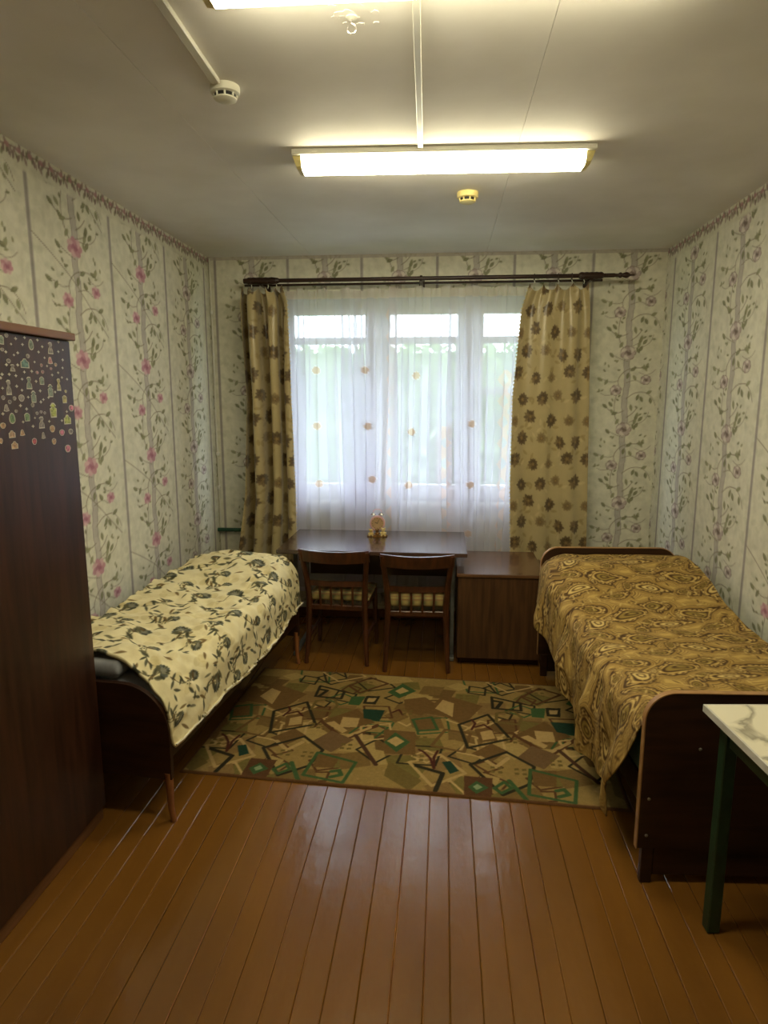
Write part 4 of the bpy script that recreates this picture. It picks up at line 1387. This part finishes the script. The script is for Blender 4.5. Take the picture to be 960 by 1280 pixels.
MB().lathe(pf, (0, 0, 0), 'x', 18).build('fluted_sleeve', M_rod, rod, True)
for bx_ in (-1.30, -.17, .98):
    b = MB()
    b.box(rx(bx_) - .009, rx(bx_) + .009, -.012, YF - RY - .012, -.035, -.024, .002)
    b.box(rx(bx_) - .02, rx(bx_) + .02, YF - RY - .012, YF - RY - .001, -.05, .045, .003)
    b.build('bracket', M_rod, rod)
    MB().lathe([(.021, -.008), (.021, .008)], (rx(bx_), 0, 0), 'x', 18).build('collar', M_rod, rod, True)
for x_ in (-1.37, -1.31, -1.25, -1.19, .60, .76, .85, .93):
    b = MB()
    b.tube([(rx(x_), .021 * math.cos(t_), .021 * math.sin(t_) - .003) for t_ in np.linspace(0, 6.0, 16)], .0028, 6)
    g_ = b.build('ring', M_rod, rod, True)
    MB().tube([(rx(x_), 0, -.024), (rx(x_) + .004, -.006, -.038), (rx(x_), -.008, -.052)], .0032, 6).build('hook', M_whitepl, g_, True)

# ------------------------------------------------------------------ heavy drapes
def drape_print(seed):
    t = Print(.62, .60, .002, (190, 174, 130))
    r = np.random.default_rng(seed)
    for _ in range(70):
        t.leaf(r.random() * .62, r.random() * .52, .05, .02, r.random() * 6, (164, 144, 96) if r.random() < .6 else (208, 192, 146), .7)
    dk_, md2 = (86, 68, 44), (124, 102, 68)

    def daisy(x, y, s, c, al):
        for k in range(11):
            a_ = k * 6.283 / 11 + x * 20
            f_ = .8 + .35 * r.random()
            t.leaf(x + s * .5 * f_ * math.cos(a_), y + s * .55 * f_ * math.sin(a_), s * .9 * f_, s * .46, a_, c if r.random() < .75 else md2, al)
        t.ell(x, y, s * .3, s * .3, 0, (150, 124, 76), .8)
        for k in range(5):
            t.ell(x + s * .25 * math.cos(k * 1.26), y + s * .25 * math.sin(k * 1.26), s * .07, s * .07, 0, dk_, .9)
    for row in range(4):
        for q in range(4):
            x = (q + .5 * (row % 2)) * .155 + .04 * r.random()
            y = row * .15 + .04 + .04 * r.random()
            if (row * 4 + q) % 3 == 2:
                daisy(x, y, .042, md2, .6)
            else:
                daisy(x, y, .050 + .006 * r.random(), dk_, .78)
    t.blur(1)
    return t


M_drape = mat('gold_satin_print', attr=True, attr_noise=.05, scale=14, rough=.32, bump=.12, bscale=40, sheen=.3, spec=.6)


def add_translucency(m, fac, col):
    n, l = m.node_tree.nodes, m.node_tree.links
    pb = n['Principled BSDF']
    o_ = [x_ for x_ in n if x_.type == 'OUTPUT_MATERIAL'][0]
    t_ = n.new('ShaderNodeBsdfTranslucent')
    mx_ = n.new('ShaderNodeMixShader')
    mx_.inputs['Fac'].default_value = fac
    if col is None:
        l.new(pb.inputs['Base Color'].links[0].from_socket, t_.inputs['Color'])
    else:
        t_.inputs['Color'].default_value = rgba(col)
    l.new(pb.outputs[0], mx_.inputs[1])
    l.new(t_.outputs[0], mx_.inputs[2])
    l.new(mx_.outputs[0], o_.inputs['Surface'])


add_translucency(M_drape, .18, None)


def drape(label, zk, xl, xr, nf, amp, seed, fabric, hooks, zbot, gather):
    na, nz_ = 200, 420
    A, Zt = np.meshgrid(np.linspace(0, 1, na), np.linspace(0, 1, nz_))
    ztop = 2.47
    Zv = ztop + (zbot - ztop) * Zt
    XLv, XRv = np.interp(Zv, zk[::-1], xl[::-1]), np.interp(Zv, zk[::-1], xr[::-1])
    ph = 2 * math.pi * nf * (A + .035 * np.sin(5 * A + 3 * Zt + seed)) + .5 * np.sin(2.2 * Zt + seed)
    am = amp * (1.0 - .25 * np.exp(-Zt * 14)) * (.75 + .5 * np.sin(3.1 * A + seed) ** 2)
    Xv = XLv + (XRv - XLv) * A + .012 * np.sin(2 * ph) * gather
    Yv = 4.742 - am * (.5 + .5 * np.cos(ph)) + .01 * np.sin(8 * Zt + 5 * A)
    # header: pinched and ruffled between the hooks
    hd = np.exp(-Zt * 16)
    Yv = Yv + hd * .012 * np.sin(2 * math.pi * nf * 2.5 * A + seed)
    sag = np.abs(np.sin(math.pi * hooks * A)) ** .7 * .045
    Zv = Zv - sag * np.exp(-Zt * 22)
    P = np.stack([Xv, Yv, Zv], -1)
    col = drape_print(seed).at(A * fabric, Zv)
    me = grid_mesh('drape', P, col, (M_drape,))
    o_ = link('drape', me)
    s_ = o_.modifiers.new('thick', 'SOLIDIFY')
    s_.thickness = .0016
    tag(o_, label, 'curtain', 'gold flowered drapes')
    # scalloped edging along the window side
    b = MB()
    edge_i = -1 if xl[0] < -1 else 0
    for i in range(6, nz_, 5):
        p = P[i, edge_i]
        blob_r = .0055
        b.tube([p + np.array((0, -.003, .006)), p + np.array((.004 if edge_i else -.004, -.003, 0)), p + np.array((0, -.003, -.006))], [.002, blob_r, .002], 5)
    b.build('lace_edging', mat('lace_' + str(seed), (206, 192, 156), rough=.8), o_)
    return o_


drape('gold flowered drape in deep folds above the floral quilt', [2.47, 2.35, 1.69, 1.0, .57, .2], [-1.425, -1.44, -1.41, -1.44, -1.50, -1.50],
      [-1.12, -1.085, -1.09, -1.07, -1.07, -1.07], 3.0, .15, 51, .62, 5, .22, 1.0)
drape('broad flat gold flowered drape behind the low cabinet', [2.47, 2.3, 1.69, 1.1, .6, .2], [.565, .515, .472, .478, .50, .50],
      [.955, .975, 1.005, 1.02, 1.035, 1.035], 2.6, .04, 52, .66, 4, .22, .3)

# ------------------------------------------------------------------ sheer curtains
M_sheer = bpy.data.materials.new('white_organza')
M_sheer.use_nodes = True
nt = M_sheer.node_tree
for n_ in list(nt.nodes):
    nt.nodes.remove(n_)
out = nt.nodes.new('ShaderNodeOutputMaterial')
at = nt.nodes.new('ShaderNodeAttribute')
at.attribute_name = 'print'
df, tl, tp = nt.nodes.new('ShaderNodeBsdfDiffuse'), nt.nodes.new('ShaderNodeBsdfTranslucent'), nt.nodes.new('ShaderNodeBsdfTransparent')
m1, m2 = nt.nodes.new('ShaderNodeMixShader'), nt.nodes.new('ShaderNodeMixShader')
m1.inputs['Fac'].default_value = .62
nt.links.new(at.outputs['Color'], df.inputs['Color'])
nt.links.new(at.outputs['Color'], tl.inputs['Color'])
nt.links.new(df.outputs[0], m1.inputs[1])
nt.links.new(tl.outputs[0], m1.inputs[2])
nt.links.new(at.outputs['Alpha'], m2.inputs['Fac'])
nt.links.new(tp.outputs[0], m2.inputs[1])
nt.links.new(m1.outputs[0], m2.inputs[2])
nt.links.new(m2.outputs[0], out.inputs['Surface'])


def sheer(label, x0, x1, nf, seed, dots, ribbons, ys, zbot=.24):
    na, nz_ = 300, 300
    A, Zt = np.meshgrid(np.linspace(0, 1, na), np.linspace(0, 1, nz_))
    Zv = 2.478 + (zbot - 2.478) * Zt
    r = np.random.default_rng(seed)
    ph = 2 * math.pi * nf * A + 1.2 * np.sin(4 * A * 3.1 + seed) + .8 * np.sin(1.6 * Zt + 7 * A)
    am = (.008 + .012 * np.clip(Zt * 3, 0, 1)) * (.6 + .8 * np.sin(5.3 * A + seed) ** 2)
    Xv = x0 + (x1 - x0) * (A + .012 * np.sin(9 * A + 2.5 * Zt)) + 1.3 * am * np.sin(2 * ph) + .012 * np.sin(3 * Zt + A * 9) * Zt
    Yv = ys - am * np.cos(ph)
    hd = np.exp(-Zt * 20)
    Yv = Yv + hd * .006 * np.sin(2 * math.pi * nf * 3 * A)
    Zv = Zv - np.abs(np.sin(math.pi * A * 5)) * .026 * np.exp(-Zt * 30)
    col = np.ones(A.shape + (3,)) * np.array((232, 231, 242), float)
    al = np.full(A.shape, .58)
    al = np.where(Zv > 2.40, .78, al)                                     # gathered heading tape
    col[Zv > 2.40] = (230, 220, 216)
    al = np.where(Zt > .985, .8, al)
    for (cx_, cz_) in dots:
        d = np.hypot((Xv - cx_) / 1.0, Zv - cz_)
        m_ = d < .027
        col[m_] = (214, 190, 172)
        al = np.where(m_, .8, al)
        m2_ = (d >= .027) & (d < .032)
        al = np.where(m2_, .7, al)
    for (ac, wd_, zlo, zhi) in ribbons:
        wob = .010 * np.sin(Zv * 42)
        for s in (-1, 1):
            m_ = (np.abs(A - ac - (s * wd_ + wob * s) / (x1 - x0)) < .010 / (x1 - x0)) & (Zv < zhi) & (Zv > zlo)
            col[m_] = (226, 208, 204)
            al = np.where(m_, .74, al)
    me = grid_mesh('sheer_curtain', np.stack([Xv, Yv, Zv], -1), col, (M_sheer,), attr2=al)
    o_ = link('sheer_curtain', me)
    return tag(o_, label, 'curtain', 'white sheer curtains')


DOTS = [(-.93, 1.90), (-.57, 1.90), (-.20, 1.86), (-.93, 1.50), (-.55, 1.50), (-.52, 1.11), (-.25, 1.07), (.20, 1.52), (.20, 1.08), (-.23, 1.46), (.19, .72), (-.92, 1.07)]
sheer('white sheer curtain with peach dots beside the deeply folded drape', -1.22, -.33, 9, 61, DOTS, [(.93, .02, .3, 2.35)], 4.814)
sheer('white sheer curtain with peach ribbons beside the broad flat drape', -.385, .60, 9, 62, DOTS, [(.43, .022, .3, 1.5), (.81, .024, .3, 1.9)], 4.784)

# ------------------------------------------------------------------ radiator and pipe under the window
M_rad = mat('old_radiator_enamel', (176, 182, 176), (156, 162, 158), rough=.4, scale=10)
rd = thing('radiator', 'pale cast iron radiator behind the sheer curtains under the window', 'radiator', (-.35, 4.885, .12))
for k in range(12):
    x_ = -.46 + k * .083
    b = MB()
    for yy in (-.02, .02):
        b.tube([(x_, yy, .02), (x_, yy, .06), (x_, yy, .52), (x_, yy, .56)], [.014, .022, .022, .014], 10)
    b.tube([(x_ - .04, 0, .05), (x_ + .04, 0, .05)], .021, 10).tube([(x_ - .04, 0, .53), (x_ + .04, 0, .53)], .021, 10)
    b.build('section', M_rad, rd, True)
for xx in (-.40, .40):
    MB().box(xx - .012, xx + .012, -.012, .044, -.002, .012).build('wall_bracket', M_rad, rd)
    MB().box(xx - .012, xx + .012, .031, .0445, -.118, -.002).build('wall_bracket', M_rad, rd)
o = MB().tube([(XL + .003, 4.885, .692), (-1.2, 4.885, .694), (-.90, 4.885, .65)], .015, 12).build('heating_pipe', M_greenpipe, None, True)
tag(o, 'dark green heating pipe running from the corner behind the drape', 'pipe')
cc = thing('corner_cable', 'white painted cable clipped down the corner beside the drape', 'cable', (XL + .012, YF - .012, 0))
MB().tube([(0, 0, .3), (.004, 0, .9), (-.002, 0, 1.5), (.003, 0, 2.1), (0, 0, H - .01)], .006, 8).build('wire', M_whitepl, cc, True)
for zc in (2.33, 1.28, 1.02):
    MB().box(-.009, .014, -.014, .010, zc - .014, zc + .014, .003).build('clip', M_white, cc)

# ------------------------------------------------------------------ outside: lawn and trees
M_lawn = mat('lawn', (96, 128, 62), (74, 104, 48), rough=.9, scale=3)
M_bark = mat('bark', (92, 76, 58), (66, 54, 42), rough=.9, scale=12)
tag(MB().box(-30, 30, YF + .4, 60, -3.2, -3.0).build('ground', M_lawn), kind='structure')


def tree(label, x_, y_, h_, rad, n, col, seed):
    t = thing('tree', label, 'tree', (x_, y_, -3.0))
    MB().tube([(0, 0, -.05), (.05, 0, h_ * .4), (-.05, .1, h_ * .8)], [.16, .12, .04], 10).build('trunk', M_bark, t, True)
    r = np.random.default_rng(seed)
    d = r.normal(size=(n, 3))
    d /= np.linalg.norm(d, axis=1)[:, None]
    p = d * (rad * (.35 + .65 * r.random((n, 1)) ** .5)) * np.array((1, 1, 1.25)) + np.array((0, 0, h_ * .68))
    # clumps
    cl = r.normal(size=(26, 3)) * rad * .55 + np.array((0, 0, h_ * .68))
    p = p * .55 + cl[r.integers(0, 26, n)] * .45
    a, b_ = r.normal(size=(n, 3)), r.normal(size=(n, 3))
    a /= np.linalg.norm(a, axis=1)[:, None]
    b_ -= a * (a * b_).sum(1)[:, None]
    b_ /= np.linalg.norm(b_, axis=1)[:, None]
    s = (.06 + .07 * r.random((n, 1)))
    V = np.stack([p - a * s, p + b_ * s * .5, p + a * s, p - b_ * s * .5], 1).reshape(-1, 3)
    me = bpy.data.meshes.new('foliage')
    me.from_pydata(V.tolist(), [], np.arange(4 * n).reshape(-1, 4).tolist())
    m_ = mat('foliage_' + str(seed), col, tuple(int(c * .7) for c in col), rough=.7, scale=2)
    add_translucency(m_, .35, col)
    me.materials.append(m_)
    f = link('foliage', me, t)
    f['kind'] = 'stuff'


tree('bushy green tree outside seen through the sheer near the folded drape', -3.0, 9.5, 5.0, 1.5, 4200, (124, 142, 100), 71)
tree('light green tree outside seen through the middle of the sheers', .2, 14.5, 5.6, 2.0, 5200, (140, 156, 112), 72)
tree('dark green tree outside seen through the sheer near the flat drape', 2.9, 9.8, 5.0, 1.5, 4200, (112, 132, 92), 73)

hg = thing('hedge', 'tall pale green hedge filling the view outside behind the trees', 'hedge', (-.5, 20.0, -3.0))
r = np.random.default_rng(80)
n = 9000
p = np.stack([(r.random(n) - .5) * 18, (r.random(n) - .5) * 1.6, 6.25 * r.random(n) ** .9], -1)
a = r.normal(size=(n, 3))
b_ = r.normal(size=(n, 3))
a /= np.linalg.norm(a, axis=1)[:, None]
b_ /= np.linalg.norm(b_, axis=1)[:, None]
s = .12 + .14 * r.random((n, 1))
V = np.stack([p - a * s, p + b_ * s * .6, p + a * s, p - b_ * s * .6], 1).reshape(-1, 3)
me = bpy.data.meshes.new('foliage')
me.from_pydata(V.tolist(), [], np.arange(4 * n).reshape(-1, 4).tolist())
m_ = mat('hedge_leaf', (140, 154, 116), (110, 126, 88), rough=.7, scale=1.5)
add_translucency(m_, .35, (132, 156, 96))
me.materials.append(m_)
f = link('foliage', me, hg)
f['kind'] = 'stuff'
MB().box(-9, 9, -.55, .55, 0, 6.0).build('inner_growth', m_, hg)
